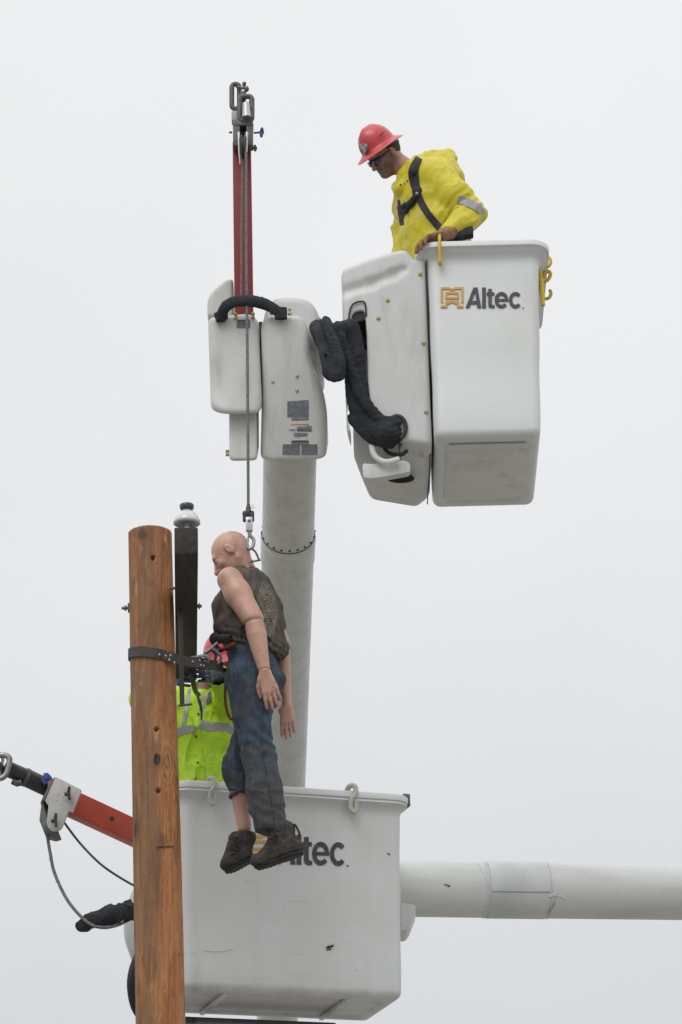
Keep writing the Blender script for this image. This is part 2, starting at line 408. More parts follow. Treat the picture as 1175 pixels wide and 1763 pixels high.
        while True:
            old = lab.copy(); mn = np.minimum(lab[e0], lab[e1]); np.minimum.at(lab, e0, mn); np.minimum.at(lab, e1, mn); lab = lab[lab]; lab = lab[lab]
            if (lab == old).all(): break
        big = np.bincount(lab).argmax(); kp = lab == big
        if not kp.all():
            re_ = np.cumsum(kp) - 1; fc = re_[fc[kp[fc[:, 0]]]]; pos = pos[kp]; n = len(pos)
        base = V(origin) if origin is not None else (WL[parent] if parent is not None else V((0, 0, 0)))
        pos = pos - np.array(base)
        me = bpy.data.meshes.new(name); me.vertices.add(n); me.vertices.foreach_set('co', pos.astype(np.float32).ravel())
        nf = len(fc); me.loops.add(nf * 4); me.loops.foreach_set('vertex_index', fc.astype(np.int32).ravel())
        me.polygons.add(nf); me.polygons.foreach_set('loop_start', np.arange(0, nf * 4, 4, dtype=np.int32))
        me.polygons.foreach_set('loop_total', np.full(nf, 4, np.int32)); me.polygons.foreach_set('use_smooth', np.ones(nf, bool))
        me.update(calc_edges=True); me.validate()
        me.materials.append(mt)
        return link(name, me, parent, origin, label)
def creases(seed, amp, sc, st=(1, 1, 1), pw=5, warp=.03):
    def fn(x, y, z):
        w1 = vnoise(x * sc * .8 + 7, y * sc * .8 + 3, z * sc * .8 + 9, seed + 5) * warp; w2 = vnoise(x * sc * .8 + 17, y * sc * .8 + 13, z * sc * .8 + 2, seed + 6) * warp
        n = vnoise((x + w1) * sc * st[0] + 40, (y + w2) * sc * st[1] + 40, (z + w1) * sc * st[2] + 40, seed); g = vnoise(x * sc * .6 + 4, y * sc * .6 + 8, z * sc * .6 + 6, seed + 7)
        return -amp * ((1 - np.abs(n)) ** pw * 1.6 - .35) * np.clip(.6 + g, 0, 1.2)
    return fn
def bbox(pts, pad):
    a = np.array([list(p) for p in pts]); return a.min(0) - pad, a.max(0) + pad

LASTT = [None]
def surf(F, px, py, Yd, off=.002):                       # march along the view ray to the cloth surface
    d = (P(px, py, 14) - CAM).normalized(); t0 = (P(px, py, Yd - .5) - CAM).length
    for i in range(260):
        q = CAM + d * (t0 + i * .004); ix = [int(round((q[j] - F.lo[j]) / F.h)) for j in range(3)]
        if all(0 <= ix[j] < F.F.shape[j] for j in range(3)) and F.F[tuple(ix)] < 0:
            LASTT[0] = t0 + i * .004 - off; return CAM + d * (t0 + i * .004 - off)
    return CAM + d * LASTT[0] if LASTT[0] else P(px, py, Yd)
def strip(F, path, w, name, mt, parent, Yd, off=.006, n=6, thick=.003):
    """a ribbon lying on the cloth surface; w in photo pixels"""
    path = [V((a, b, 0)) for a, b in path]; sp = spline(path, n); v = []; f = []; M_ = 6
    ww = list(np.interp(np.linspace(0, 1, len(sp)), np.linspace(0, 1, len(w)), w)) if hasattr(w, '__len__') else [w] * len(sp)
    for i, p in enumerate(sp):
        t = (sp[min(i + 1, len(sp) - 1)] - sp[max(i - 1, 0)]).normalized(); nn = V((-t.y, t.x, 0))
        for k in range(M_ + 1): q = p + nn * ww[i] * (k / M_ - .5); v.append(surf(F, q.x, q.y, Yd, off))
    # smooth the depth so that the ribbon bridges small folds
    n_ = len(sp); arr = np.array([list(a) for a in v]).reshape(n_, M_ + 1, 3)
    for _ in range(2): arr[1:-1] = (arr[:-2] + arr[1:-1] * 2 + arr[2:]) / 4; arr[:, 1:-1] = (arr[:, :-2] + arr[:, 1:-1] * 2 + arr[:, 2:]) / 4
    top = [V(a) for a in arr.reshape(-1, 3)]; bot = [a + (a - CAM).normalized() * (thick + off * .8) for a in top]; N = len(top)
    for i in range(n_ - 1):
        for k in range(M_):
            a = i * (M_ + 1) + k; f.append((a, a + 1, a + M_ + 2, a + M_ + 1)); f.append((a + N, a + M_ + 1 + N, a + M_ + 2 + N, a + 1 + N))
    for k in range(M_): f.append((k, k + N, k + 1 + N, k + 1)); a = (n_ - 1) * (M_ + 1) + k; f.append((a, a + 1, a + 1 + N, a + N))
    for i in range(n_ - 1):
        a = i * (M_ + 1); f.append((a, a + M_ + 1, a + M_ + 1 + N, a + N)); a += M_; f.append((a, a + N, a + M_ + 1 + N, a + M_ + 1))
    return mk(name, top + bot, f, mt, parent, sharp=50)
# ================================================================== SETTING
gm = mat('gravel_ground', (.26, .25, .23), .9, 0, [dict(scale=2, lo=.35, hi=.7, col=(.20, .19, .17), amt=.7), dict(scale=30, lo=.5, hi=.7, col=(.34, .33, .3), amt=.5)], bump=((20, .5, .02)))
g = mk('ground', [(-900, -900, 0), (900, -900, 0), (900, 1800, 0), (-900, 1800, 0)], [(0, 1, 2, 3)], gm, smooth=False); tag(g, kind='structure')

# ================================================================== UTILITY POLE
a_ = P(259, 930, 14.0); b_ = P(277, 1763, 14.0); dpole = (a_ - b_) / (a_.z - b_.z)
def pole_c(z): return b_ + dpole * (z - b_.z)
def pole_r(z): return .1215 + (b_.z - z) * .0035
ztop = a_.z + .035
pole = thing('utility_pole', 'cut off brown wooden utility pole with a black crossarm bolted on its right', 'utility pole', pole_c(0))
PB = WL[pole]
def on_pole(px, py, out=0):                      # point on the camera side of the pole under that pixel
    q = P(px, py, 14.0); z = q.z
    for _ in range(4):
        c = pole_c(z); r = pole_r(z); x = P(px, py, c.y - r * .9).x - c.x; x = max(-r * .999, min(r * .999, x))
        y = c.y - math.sqrt(r * r - x * x); q = P(px, py, y - out); z = q.z
    return q
def rel(q): return tuple(V(q) - PB)
holes = [on_pole(264, 960), on_pole(270, 1255), on_pole(273, 1361)]
knot = on_pole(271, 1307)
wl = [dict(scale=(20, 20, 1.9), lo=.3, hi=.7, col=(.24, .085, .028), amt=.7, detail=7, dist=1.0),
      dict(scale=(70, 70, 4.2), lo=.47, hi=.66, col=(.44, .23, .095), amt=.65, detail=5, dist=.3),
      dict(scale=(9, 9, 3.), lo=.50, hi=.70, col=(.46, .25, .11), amt=.5, detail=7, dist=1.3),
      dict(scale=(14, 14, 6), lo=.54, hi=.66, col=(.17, .055, .02), amt=.5, detail=8, dist=.7, off=21),
      dict(scale=(26, 26, 3.5), lo=.60, hi=.66, col=(.44, .25, .12), amt=.5, detail=7, dist=.8, off=5),
      dict(scale=(45, 45, 6), lo=.61, hi=.68, col=(.42, .23, .10), amt=.5, detail=7, dist=1.2, off=9),
      dict(scale=(8, 8, 2.5), lo=.57, hi=.72, col=(.05, .028, .02), amt=.6, detail=6, dist=.8, off=13),
      dict(scale=(140, 140, 3), lo=.58, hi=.68, col=(.07, .03, .015), amt=.6, detail=3),
      dict(scale=(60, 60, 13), lo=.63, hi=.67, col=(.55, .34, .17), amt=.65, detail=6, dist=.8, off=31), dict(scale=(90, 90, 20), lo=.66, hi=.69, col=(.04, .02, .012), amt=.7, detail=5, dist=.5, off=37),
      dict(scale=(16, 16, 1.2), lo=.56, hi=.70, col=(.12, .045, .02), amt=.55, detail=8, dist=.4, off=43),
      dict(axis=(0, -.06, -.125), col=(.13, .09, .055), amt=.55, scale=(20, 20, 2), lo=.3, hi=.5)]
for h in holes: wl.append(dict(at=rel(h), rad=.009, soft=.003, col=(.006, .004, .003)))
wl.append(dict(at=rel(on_pole(270, 1262)), rad=.008, soft=.006, squash=(1, .3, .25), wob=.008, col=(.47, .27, .13), amt=.8))
wl.insert(7, dict(at=rel(knot), rad=.02, soft=.05, wob=.02, squash=(1, 1, .7), col=(.22, .09, .035), amt=.5))
wl.append(dict(at=rel(knot), rad=.013, soft=.010, wob=.012, squash=(1, .6, .6), col=(.018, .014, .012), amt=.95))
wl.append(dict(at=rel(on_pole(230, 1600)), rad=.01, soft=.03, squash=(1.6, .5, .35), wob=.05, wobs=40, scale=(90, 90, 9), lo=.42, hi=.55, col=(.02, .018, .016), amt=.85))
wl.append(dict(at=rel(on_pole(234, 1430)), rad=.006, soft=.02, squash=(1.2, .5, .4), wob=.03, wobs=40, scale=(90, 90, 9), lo=.4, hi=.55, col=(.02, .018, .016), amt=.9))
wl.append(dict(at=rel(on_pole(246, 920)), rad=.01, soft=.03, squash=(1, .5, .9), wob=.03, col=(.07, .035, .02), amt=.7))
wl.append(dict(at=rel(on_pole(285, 927)), rad=.005, soft=.007, squash=(1.3, .5, .55), wob=.012, col=(.5, .33, .2), amt=.8))
wl.append(dict(at=rel(on_pole(288, 1312)), rad=.03, soft=.05, squash=(1.4, .3, .42), wob=.02, wobs=22, rings=330, col=(.50, .29, .13), amt=.42))
wl.append(dict(at=rel(on_pole(290, 1440)), rad=.02, soft=.03, squash=(1.4, .3, .4), wob=.03, wobs=18, rings=300, col=(.48, .27, .12), amt=.35))
wood = mat('pole_wood', (.47, .18, .058), .72, layers=wl, bump=[((60, 60, 2), .5, .006), ((24, 24, 9), .35, .004)])
NS = 132
zs = list(np.arange(ztop, b_.z - .35, -.008)) + list(np.linspace(b_.z - .4, 0, 30)); zs = zs[::-1]
rings = []
hv = [np.array(h) for h in holes]; kv = np.array(knot)
for zi, z in enumerate(zs):
    c = pole_c(z); r = pole_r(z); rg = []
    th = np.arange(NS) * 2 * math.pi / NS
    nz = vnoise(np.cos(th) * 6 + 20, np.sin(th) * 6 + 20, np.full(NS, z * .9), 3) * .0022 + vnoise(np.cos(th) * 16 + 20, np.sin(th) * 16 + 20, np.full(NS, z * 2.), 4) * .0013
    ck = np.abs(vnoise(np.cos(th) * 9 + 20, np.sin(th) * 9 + 20, np.full(NS, z * .35), 8)); nz = nz - np.clip(.05 - ck, 0, 1) * .07
    for k, t in enumerate(th):
        rr_ = r + nz[k]; p = np.array((c.x + rr_ * math.cos(t), c.y + rr_ * math.sin(t), z))
        ind = 0
        for h in hv:
            d = np.linalg.norm(p - h)
            if d < .012: ind = max(ind, .03 * min(1, (.012 - d) / .003))
        dk = math.hypot(p[0] - kv[0], (p[2] - kv[2]) * .75)
        if p[1] < c.y and dk < .06: ind -= .010 * math.exp(-(dk / .022) ** 2) - (.006 if dk < .012 else 0)
        rr_ -= ind
        dz = .006 * math.sin(t * 3 + 1) * 0 + (-.028 * math.cos(t) * 0)
        rg.append(V((c.x + rr_ * math.cos(t), c.y + rr_ * math.sin(t), z)))
    rings.append(rg)
c = pole_c(ztop); rings.append([c + (p - c) * .96 + V((0, 0, .006)) for p in rings[-1]])
v, f = loft(rings, True, True)
mk('shaft', v, f, wood, pole, sharp=60)
# crossarm, seen from under its near end, running away from the camera
armm = mat('creosoted_timber', (.028, .024, .021), .75, layers=[dict(scale=(30, 2, 30), lo=.4, hi=.75, col=(.06, .05, .042), amt=.7), dict(scale=60, lo=.6, hi=.75, col=(.1, .085, .07), amt=.4)], bump=((50, .5, .004)))
An = P(321, 931, 13.08); Af = P(321, 1160, 14.98)
Af.z = An.z
arm_w, arm_h = .057, .070
ad = (Af - An).normalized()
G().add(*box((An + Af) / 2, arm_w, (Af - An).length / 2, arm_h, V((1, 0, 0)) - ad * ad.x, ad, V((0, 0, 1)))).build('crossarm', armm, pole, bevel=.006)
# insulator on its pin at the near end
it = An + V((0, .06, arm_h))
def lathe(base, prof, n=28, ax=V((0, 0, 1))):
    ax = V(ax).normalized(); x = ax.orthogonal().normalized(); y = ax.cross(x); rs = []
    for r, h in prof: rs.append([base + ax * h + (x * math.cos(2 * math.pi * k / n) + y * math.sin(2 * math.pi * k / n)) * max(r, 1e-4) for k in range(n)])
    return loft(rs)
porc = mat('grey_porcelain', (.64, .66, .67), .12, 0, [dict(scale=30, lo=.5, hi=.8, col=(.4, .41, .41), amt=.5)], coat=.6)
v, f = lathe(it + V((0, 0, -.01)), [(.013, 0), (.013, .05), (.019, .05), (.019, .062), (.012, .063), (.012, .09)], 16); G().add(v, f).build('insulator_pin', bright, pole)
prof = [(.012, .048), (.03, .052), (.034, .044), (.050, .040), (.062, .040), (.0665, .044), (.066, .054), (.056, .075), (.044, .092), (.034, .101), (.030, .107)]
ins = mk('insulator', *lathe(it, prof, 40), porc, pole, sharp=70)
mk('insulator_cap', *lathe(it, [(.027, .104), (.029, .114), (.034, .122), (.036, .138), (.032, .144), (.01, .145)], 32), mat('dark_glazed_top', (.045, .047, .05), .3, coat=.4), ins, sharp=60)
# end bolt under the arm, through bolt and washers, brace, small step bolt
def bolt(name, p, d, r, L, mt, parent, hexr=None):
    d = V(d).normalized(); g = G(); g.add(*tube([V(p), V(p) + d * L], r, 10))
    if hexr: g.add(*tube([V(p) + d * L * .35, V(p) + d * L * .62], hexr, 6))
    return g.build(name, mt, parent, bevel=.001, seg=1)
bolt('bolt', P(322, 961, 13.22) + V((0, 0, .01)), (0, 0, -1), .009, .035, steel, pole, .015)
G().add(*box(P(322, 957, 13.22) + V((0, 0, .004)), .024, .024, .003)).build('washer', oldsteel, pole)
cz = pole_c(An.z)
bolt('through_bolt', V((cz.x - .116, cz.y, An.z)), (-1, 0, 0), .008, .038, oldsteel, pole, .015)
bolt('bolt', V((An.x + (Af.x - An.x) * (cz.y - An.y) / (Af.y - An.y) + .055, cz.y, An.z)), (1, 0, 0), .009, .025, oldsteel, pole, .018)
G().add(*box(V((cz.x - .118, cz.y, An.z)), .004, .02, .02)).build('washer', oldsteel, pole)
bolt('bolt', P(303, 1013, 13.93), (-1, 0, .1), .006, .03, oldsteel, pole, .011)
b0 = P(311, 1050, 13.86); b1 = P(314, 1215, 13.86)
bm_ = mat('weathered_brace_iron', (.065, .058, .052), .6, .4, [dict(scale=30, lo=.4, hi=.7, col=(.06, .045, .035), amt=.7)])
d = (b1 - b0).normalized()
G().add(*box((b0 + b1) / 2, .005, .015, (b1 - b0).length / 2, V((.8, -.6, 0)), V((.6, .8, 0)), -d)).add(*tube([P(308, 1215, 13.85), P(327, 1213, 13.83), P(331, 1212, 13.83)], .006, 8)).build('arm_brace', bm_, pole, bevel=.002, seg=1)
mk('pole_nail', *tube([on_pole(271, 1458, .004), on_pole(285, 1457.5, .006), on_pole(299, 1457, .005)], .003, 6), dark, pole)

# ================================================================== LOGO (emblem and lettering)
def logo(f, parent):
    """f(u, v, h): logo point (upper photo pixels) raised by h -> world"""
    def plates(name, quads, mt):
        g = G()
        for i, q in enumerate(quads):
            h = .0016 + .0002 * (i % 5)
            a = [f(u, v, h) for u, v in q]; b = [f(u, v, -.002) for u, v in q]; n = len(q)
            g.add(a + b, [tuple(range(n))] + [(k, k + n, (k + 1) % n + n, (k + 1) % n) for k in range(n)])
        return g.build(name, mt, parent, smooth=False)
    def cr(x0, x1, y0, y1):
        X = lambda x: 560 + x / 2.9375; Y = lambda y: 400 + y / 2.938
        return [(X(x0), Y(y0)), (X(x1), Y(y0)), (X(x1), Y(y1)), (X(x0), Y(y1))]
    em = [cr(585, 631, 278, 289), cr(631, 655, 284, 295), cr(655, 700, 278, 289), cr(585, 596, 289, 356), cr(689, 700, 289, 356),
          cr(608, 677, 302, 312), cr(608, 618, 312, 327), cr(667, 677, 312, 327), cr(608, 677, 327, 337), cr(608, 677, 346, 356),
          cr(608, 618, 356, 370), cr(667, 677, 356, 370), cr(585, 618, 370, 381), cr(667, 700, 370, 381), cr(618, 632, 356, 362), cr(653, 667, 356, 362)]
    plates('logo_emblem', em, amber)
    def arc(cx, cy, rx, ry, t, a0, a1, n=18):
        q = []
        for i in range(n):
            s0 = R(a0 + (a1 - a0) * i / n); s1 = R(a0 + (a1 - a0) * (i + 1) / n)
            q.append([(cx + rx * math.cos(s0), cy - ry * math.sin(s0)), (cx + rx * math.cos(s1), cy - ry * math.sin(s1)),
                      (cx + (rx - t) * math.cos(s1), cy - (ry - t) * math.sin(s1)), (cx + (rx - t) * math.cos(s0), cy - (ry - t) * math.sin(s0))])
        return q
    A = [[(802, 530), (808.5, 530), (818.8, 503), (815.5, 495)], [(815.5, 495), (818.8, 503), (822.2, 530), (829, 530), (822.5, 495)], [(811, 523.5), (821.5, 523.5), (820.9, 518), (813, 518)]]
    plates('letter', A, ink)
    plates('letter', [[(830.5, 495), (837, 495), (837, 530), (830.5, 530)]], ink)
    plates('letter', [[(841, 497.5), (847.2, 497.5), (847.2, 524), (849, 525.3), (852, 525.3), (852, 530), (846, 530.3), (842, 528.5), (841, 526)], [(838.3, 503.5), (851.5, 503.5), (851.5, 508.3), (838.3, 508.3)]], ink)
    plates('letter', arc(863.8, 516.6, 11.8, 13.9, 5.6, 0, 320) + [[(855, 514.6), (875.5, 514.6), (875.6, 518.6), (855, 518.6)]], ink)
    plates('letter', arc(888, 516.6, 11.4, 13.9, 5.6, 42, 318), ink)
    plates('trademark_dot', [[(900.2, 529), (902, 529), (902, 531), (900.2, 531)]], ink)

# ================================================================== BUCKET
def rr(o, ax, ay, az, x0, x1, y0, y1, r, z, n=7):
    r = max(min(r, (x1 - x0) / 2 - .001, (y1 - y0) / 2 - .001), .002); out = []
    for cx, cy, a in ((x1 - r, y0 + r, -90), (x1 - r, y1 - r, 0), (x0 + r, y1 - r, 90), (x0 + r, y0 + r, 180)):
        for k in range(n + 1):
            t = R(a + 90 * k / n); out.append(o + ax * (cx + r * math.cos(t)) + ay * (cy + r * math.sin(t)) + az * z)
    return out
def bucket(o, ax, ay, az, Wd, D, H, tl, tr, parent, mt, lip=.06, rc=.05, lipdrop=.040):
    """o: front left top corner of the walls (world)"""
    o = o - az * H; rs = []
    def ring(z, off, r=rc):
        t = z / H; return rr(o, ax, ay, az, tl * (1 - t) - off, Wd - tr * (1 - t) + off, .5 * tl * (1 - t) - off, D - .5 * tl * (1 - t) + off, r + off, z)
    rb = .045
    rs.append(ring(.012, -.10)); rs.append(ring(.012, -.085)); rs.append(ring(0, -.075))
    for k in range(6):
        a = R(90 * k / 5); rs.append(ring(rb * (1 - math.cos(a)), -rb * (1 - math.sin(a))))
    for k in range(1, 12): rs.append(ring(rb + (H - rb - .13) * k / 11, .0018 * math.sin(k * 1.3)))
    rs.append(ring(H - .105, .002)); rs.append(ring(H - .085, .008)); rs.append(ring(H - .068, .022)); rs.append(ring(H - .055, .042)); rs.append(ring(H - lipdrop, lip - .008))
    rs.append(ring(H - lipdrop + .002, lip)); rs.append(ring(H - .010, lip + .002)); rs.append(ring(H - .002, lip - .006)); rs.append(ring(H, lip - .018))
    rs.append(ring(H, -.0)); rs.append(ring(H - .01, -.012)); rs.append(ring(H - .6, -.012)); rs.append(ring(.06, -.02))
    v, f = loft(rs, True, True)
    b = mk('bucket', v, f, mt, parent, sharp=50)
    return b, (lambda x, y, z: o + ax * x + ay * y + az * z)

# ================================================================== UPPER LIFT
lift = thing('bucket_lift', 'white aerial lift with upright boom, tall dark red jib and the higher bucket', 'aerial lift', P(487, 1345, 17.8) + (P(487, 1345, 17.8) - P(500, 790, 15.1)).normalized() * 5.2)
tl_ = R(5.5); az1 = V((0, math.sin(tl_), math.cos(tl_))); ay1 = V((0, math.cos(tl_), -math.sin(tl_))); ax1 = V((1, 0, 0.0))
BO = P(735, 425, 14.40); BWd = (P(927, 414, 14.4) - BO).length; BH = 1.205
bk, bf = bucket(BO, ax1, ay1, az1, BWd, .85, BH, .0, .052, lift, white)
# moulded panels on its floor
for i, (x0, x1, y0, y1) in enumerate(((.03, .28, .10, .36), (.30, BWd - .09, .10, .36), (.03, BWd - .09, .42, .68))):
    pass
G().add(*box(bf(BWd / 2 - .02, .40, .002), .23, .30, .008, ax1, ay1, az1)).build('floor_pan', cover_white, bk, bevel=.006)
def lf(u, v, h):
    q = P(u, v, 14.4)                                   # slide onto the tilted front wall
    n = -ay1; o = BO; d = (q - CAM).normalized(); t = (o - CAM).dot(n) / d.dot(n)
    return CAM + d * (t - .0035) - ay1 * 0 + n * h
logo(lf, bk)
# ---- leveling cover left of the bucket
cov = Field(P(570, 900, 14.3) - V((.1, .1, .1)), (P(760, 400, 14.5).x + .08, 15.4, P(760, 400, 14.5).z + .12), .0075)
outl = ngon_round([(583, 462, 14), (640, 440, 20), (690, 427, 14), (700, 428, 3), (713, 443, 3), (733, 446, 4), (745, 770, 10), (720, 790, 8), (600, 770, 14), (595, 742, 20)], 8)
cov.poly(outl, 14.40, 15.12, r=.035)
# slanted underside: cut away the low back left corner
cl = [P(590, 742, 14.40), P(744, 766, 14.40), P(640, 868, 15.12)]
nrm = (cl[1] - cl[0]).cross(cl[2] - cl[0]).normalized()
if nrm.z > 0: nrm = -nrm
cov.clip(cl[0], nrm, k=.03)
l1, l2 = P(594, 742, 14.42), P(640, 868, 15.12); nl = (l2 - l1).cross(V((0, 0, 1))).normalized()
if nl.x > 0: nl = -nl
cov.clip(l1 + nl * .012, nl, k=.05)
# recess: the slot the hoses run in
slot = ngon_round([(603, 545, 6), (607, 524, 8), (628, 518, 9), (632, 560, 3), (633, 640, 3), (640, 700, 12), (664, 716, 14), (684, 716, 8), (691, 735, 8), (692, 770, 6), (706, 800, 4), (640, 820, 8), (618, 790, 8), (598, 700, 10)], 6)
cov.poly(slot, 14.30, 14.70, r=.006, k=.006, op='sub')
# shoulder crease under the sloping top
cov.chain([P(583, 498, 14.375), P(640, 486, 14.375), P(676, 470, 14.37), P(700, 462, 14.345)], [.022, .022, .018, .010], .03) if False else None
for i, (a, b) in enumerate((((586, 503), (640, 487)), ((640, 487), (676, 473)), ((676, 473), (694, 464)))):
    cov.cone(P(*a, 14.393 + .006 * i), P(*b, 14.393 + .006 * (i + 1)), .016 - .003 * i, .014 - .003 * i, k=.045, op='sub')
covo = cov.mesh('cover', cover_white, lift, relax=2)
for q in ((724, 472), (668, 517), (652, 548), (730, 590), (734, 709), (726, 783)):
    p = P(*q, 14.398 if q[1] < 760 else 14.47); mk('bolt', *lathe(p + V((0, .004, 0)), [(.012, 0), (.012, .006), (.008, .010), (.001, .012)], 12, V((0, -1, 0))), brass, covo)
sm = G()       # dark seam strip between bucket and cover, levelling parts in the slot, bottom bracket
sm.add(*tube([P(734.5, 448, 14.405), P(739, 600, 14.42), P(742.5, 752, 14.43)], .0028, 8)); sm.build('rubber_seam', rubber, lift)
mk('rubber_seam', *tube([P(742, 765, 14.48), P(741, 785, 14.52), P(736, 868, 15.0)], .003, 8), rubber, lift)
lip = [P(x, y, 14.44) for x, y in ngon_round([(624, 797, 6), (640, 799, 8), (697, 792, 7), (706, 797, 5), (708, 812, 7), (690, 816, 6), (640, 824, 8), (626, 822, 6)], 4)]
G().add(lip + [p + V((0, .05, -.004)) for p in lip], [tuple(range(len(lip)))] + [tuple(range(len(lip), 2 * len(lip)))[::-1]] + [(i, i + len(lip), (i + 1) % len(lip) + len(lip), (i + 1) % len(lip)) for i in range(len(lip))]).build('bracket', cover_white, lift, bevel=.003)
ring_ = [P(690 + 24 * math.cos(t), 824 + 8 * math.sin(t), 14.78 + .09 * math.sin(-t)) for t in np.linspace(0, 2 * math.pi, 20)[:-1]]
mk('drain_hole', *loft([ring_, [p + V((0, .02, .05)) for p in ring_]]), rubber, lift)
mk('hose_guard', *tube(spline([P(640, 766, 14.43), P(646, 785, 14.42), P(664, 795, 14.41), P(688, 790, 14.41)], 6), .016, 12, flat=((0, 1, 0), .6)), cover_white, lift)
mk('slot_edge', *tube(spline([P(600, 560, 14.40), P(603, 535, 14.39), P(609, 523, 14.39), P(622, 519, 14.39), P(629, 523, 14.39), P(631, 545, 14.40)], 5), .005, 8), rubber, lift)
G().add(*prism(ngon_round([(604, 526), (628, 521), (631, 550), (618, 553), (602, 556)], 3, 3), 14.415, .10)).build('rubber_flap', rubber, lift)
mk('level_cylinder', *tube([P(619, 545, 14.62), P(624, 640, 14.62)], .022, 14), greypaint, lift)
mk('level_rod', *tube([P(624, 640, 14.62), P(628, 700, 14.62)], .013, 10), dark, lift)
G().add(*box(P(629, 585, 14.60), .008, .03, .045)).add(*box(P(627, 560, 14.6), .012, .03, .022)).build('valve', dark, lift, bevel=.003)

# ---- boom tube and collar
T0 = P(500, 770, 15.02); T1 = P(487, 1345, 17.8); td = (T1 - T0).normalized(); T0 = T0 - td * .12
Tend = T1 + td * 5.1
cj = min((T0 + td * (i * .01) for i in range(250)), key=lambda q: abs(proj(q)[1] - 921))
RB = S(500, 900, 15.2) * 47
g = G().add(*tube([T0, cj], [RB * .975, RB * .985], 56)); g.build('upper_tube', boom_mat, lift)
bt = G().add(*tube([cj - td * .004, cj, cj + td * .004, cj + td * .19, cj + td * .20, cj + td * 3, Tend], [RB * .99, RB * 1.022, RB * 1.035, RB * 1.03, RB * .995, RB * .93, RB * .95], 64)).build('boom', boom_mat, lift)
mk('boom_ring', *tube([cj - td * .006 + (t_ * RB * 1.0) for t_ in [(td.orthogonal().normalized() * math.cos(a) + td.cross(td.orthogonal().normalized()) * math.sin(a)) for a in np.linspace(0, 2 * math.pi, 72)[:-1]]], .0022, 6, closed=True), dark, bt)
mk('boom_ring', *tube([cj + td * .022 + (t_ * RB * 1.034) for t_ in [(td.orthogonal().normalized() * math.cos(a) + td.cross(td.orthogonal().normalized()) * math.sin(a)) for a in np.linspace(0, 2 * math.pi, 72)[:-1]]], .003, 6, closed=True), white, bt)
ou = td.orthogonal().normalized(); ov = td.cross(ou)
bme = None
for k in range(20):
    a = 2 * math.pi * (k + .5) / 20; dirn = ou * math.cos(a) + ov * math.sin(a)
    p = cj - td * .028 + dirn * RB * .985
    if bme is None:
        o = mk('boom_bolt', *lathe(V((0, 0, 0)), [(.0065, -.004), (.0065, .005), (.004, .008), (.0005, .008)], 10), dark, None, origin=V((0, 0, 0))); bme = o.data; bpy.data.objects.remove(o)
    o = link('boom_bolt', bme, bt); o.location = p - WL[bt]; o.rotation_mode = 'QUATERNION'; o.rotation_quaternion = dirn.to_track_quat('Z', 'Y')
vd = (CAM - T0).normalized(); vn = (vd - td * vd.dot(td)).normalized()
mk('seam', *tube([T0 + vn * RB * .972 + CR * .002, cj + vn * RB * .983], .0022, 6), white, bt)
mk('seam', *tube([cj + td * .2 + vn * RB * .992, T1 + td * 1 + vn * RB * .955], .0022, 6), white, bt)
sc0 = vn * .35 + CR * .93
mk('scuff', *tube([T1 + td * -.42 + (sc0.normalized()) * RB * .955, T1 - td * .02 + (sc0.normalized()) * RB * .95], .004, 6), oldsteel, bt) if False else None

# ---- elbow housings (moulded)
hm = mat('housing_gelcoat', (.64, .65, .63), .36, layers=[
    dict(scale=2.5, lo=.35, hi=.7, col=(.50, .50, .47), amt=.45),
    dict(scale=(10, 10, 2), lo=.5, hi=.78, col=(.33, .31, .28), amt=.4),
    dict(scale=60, lo=.64, hi=.76, col=(.2, .19, .17), amt=.3, detail=8)], bump=((30, .08, .003)))
ha = Field((P(345, 480, 14.5).x - .05, 14.30, P(400, 810, 14.3).z - .1), (P(455, 480, 14.9).x + .05, 15.05, P(400, 470, 15).z + .14), .0075)
ha.poly(ngon_round([(358, 545, 12), (375, 541, 12), (430, 536, 10), (446, 548, 12), (449, 640, 10), (451, 690, 18), (446, 714, 10), (385, 714, 26), (362, 696, 24)], 10), 14.40, 14.88, r=.035)
c0_ = P(400, 713, 14.44); ha.clip(c0_, V((0, math.sin(R(34)), -math.cos(R(34)))), k=.03)
ha.poly(ngon_round([(394, 660, 4), (443, 660, 4), (443, 792, 10), (395, 792, 10)], 8), 14.50, 14.80, r=.015, k=.004)
ha.clip(P(420, 795, 14.52), V((0, math.sin(R(34)), -math.cos(R(34)))), k=.02)
ha.ell(P(372, 655, 14.33), (.065, .10, .20), [V((1, .5, 0)), V((-.5, 1, 0)), V((0, 0, 1))], k=.05, op='sub')
hao = ha.mesh('elbow_housing', hm, lift)
hb = Field((P(345, 480, 14.5).x - .05, 14.38, P(400, 600, 14.4).z), (P(455, 480, 15).x + .05, 15.15, P(400, 470, 15).z + .25), .0075)
hb.poly(ngon_round([(357, 545, 6), (357, 507, 16), (388, 480, 14), (402, 478, 5), (403, 545, 3)], 8), 14.55, 14.95, r=.02)
hb.poly(ngon_round([(406, 545, 3), (406, 484, 8), (412, 477, 8), (436, 478, 8), (441, 490, 8), (441, 545, 3)], 8), 14.46, 14.78, r=.014, k=.002)
hbo = hb.mesh('rear_housing', hm, lift)
hc = Field((P(440, 480, 14.5).x - .06, 14.22, P(500, 815, 14.3).z - .12), (P(575, 480, 15).x + .08, 15.4, P(500, 490, 15.1).z + .12), .0075)
hc.poly(ngon_round([(449, 560, 14), (452, 545, 10), (465, 538, 10), (520, 538, 14), (532, 560, 12), (535, 610, 12), (556, 650, 20), (564, 690, 20), (561, 770, 10), (553, 784, 10), (490, 792, 10), (475, 796, 10), (450, 794, 14), (446, 760, 10), (450, 650, 12)], 10), 14.36, 15.15, r=.05)
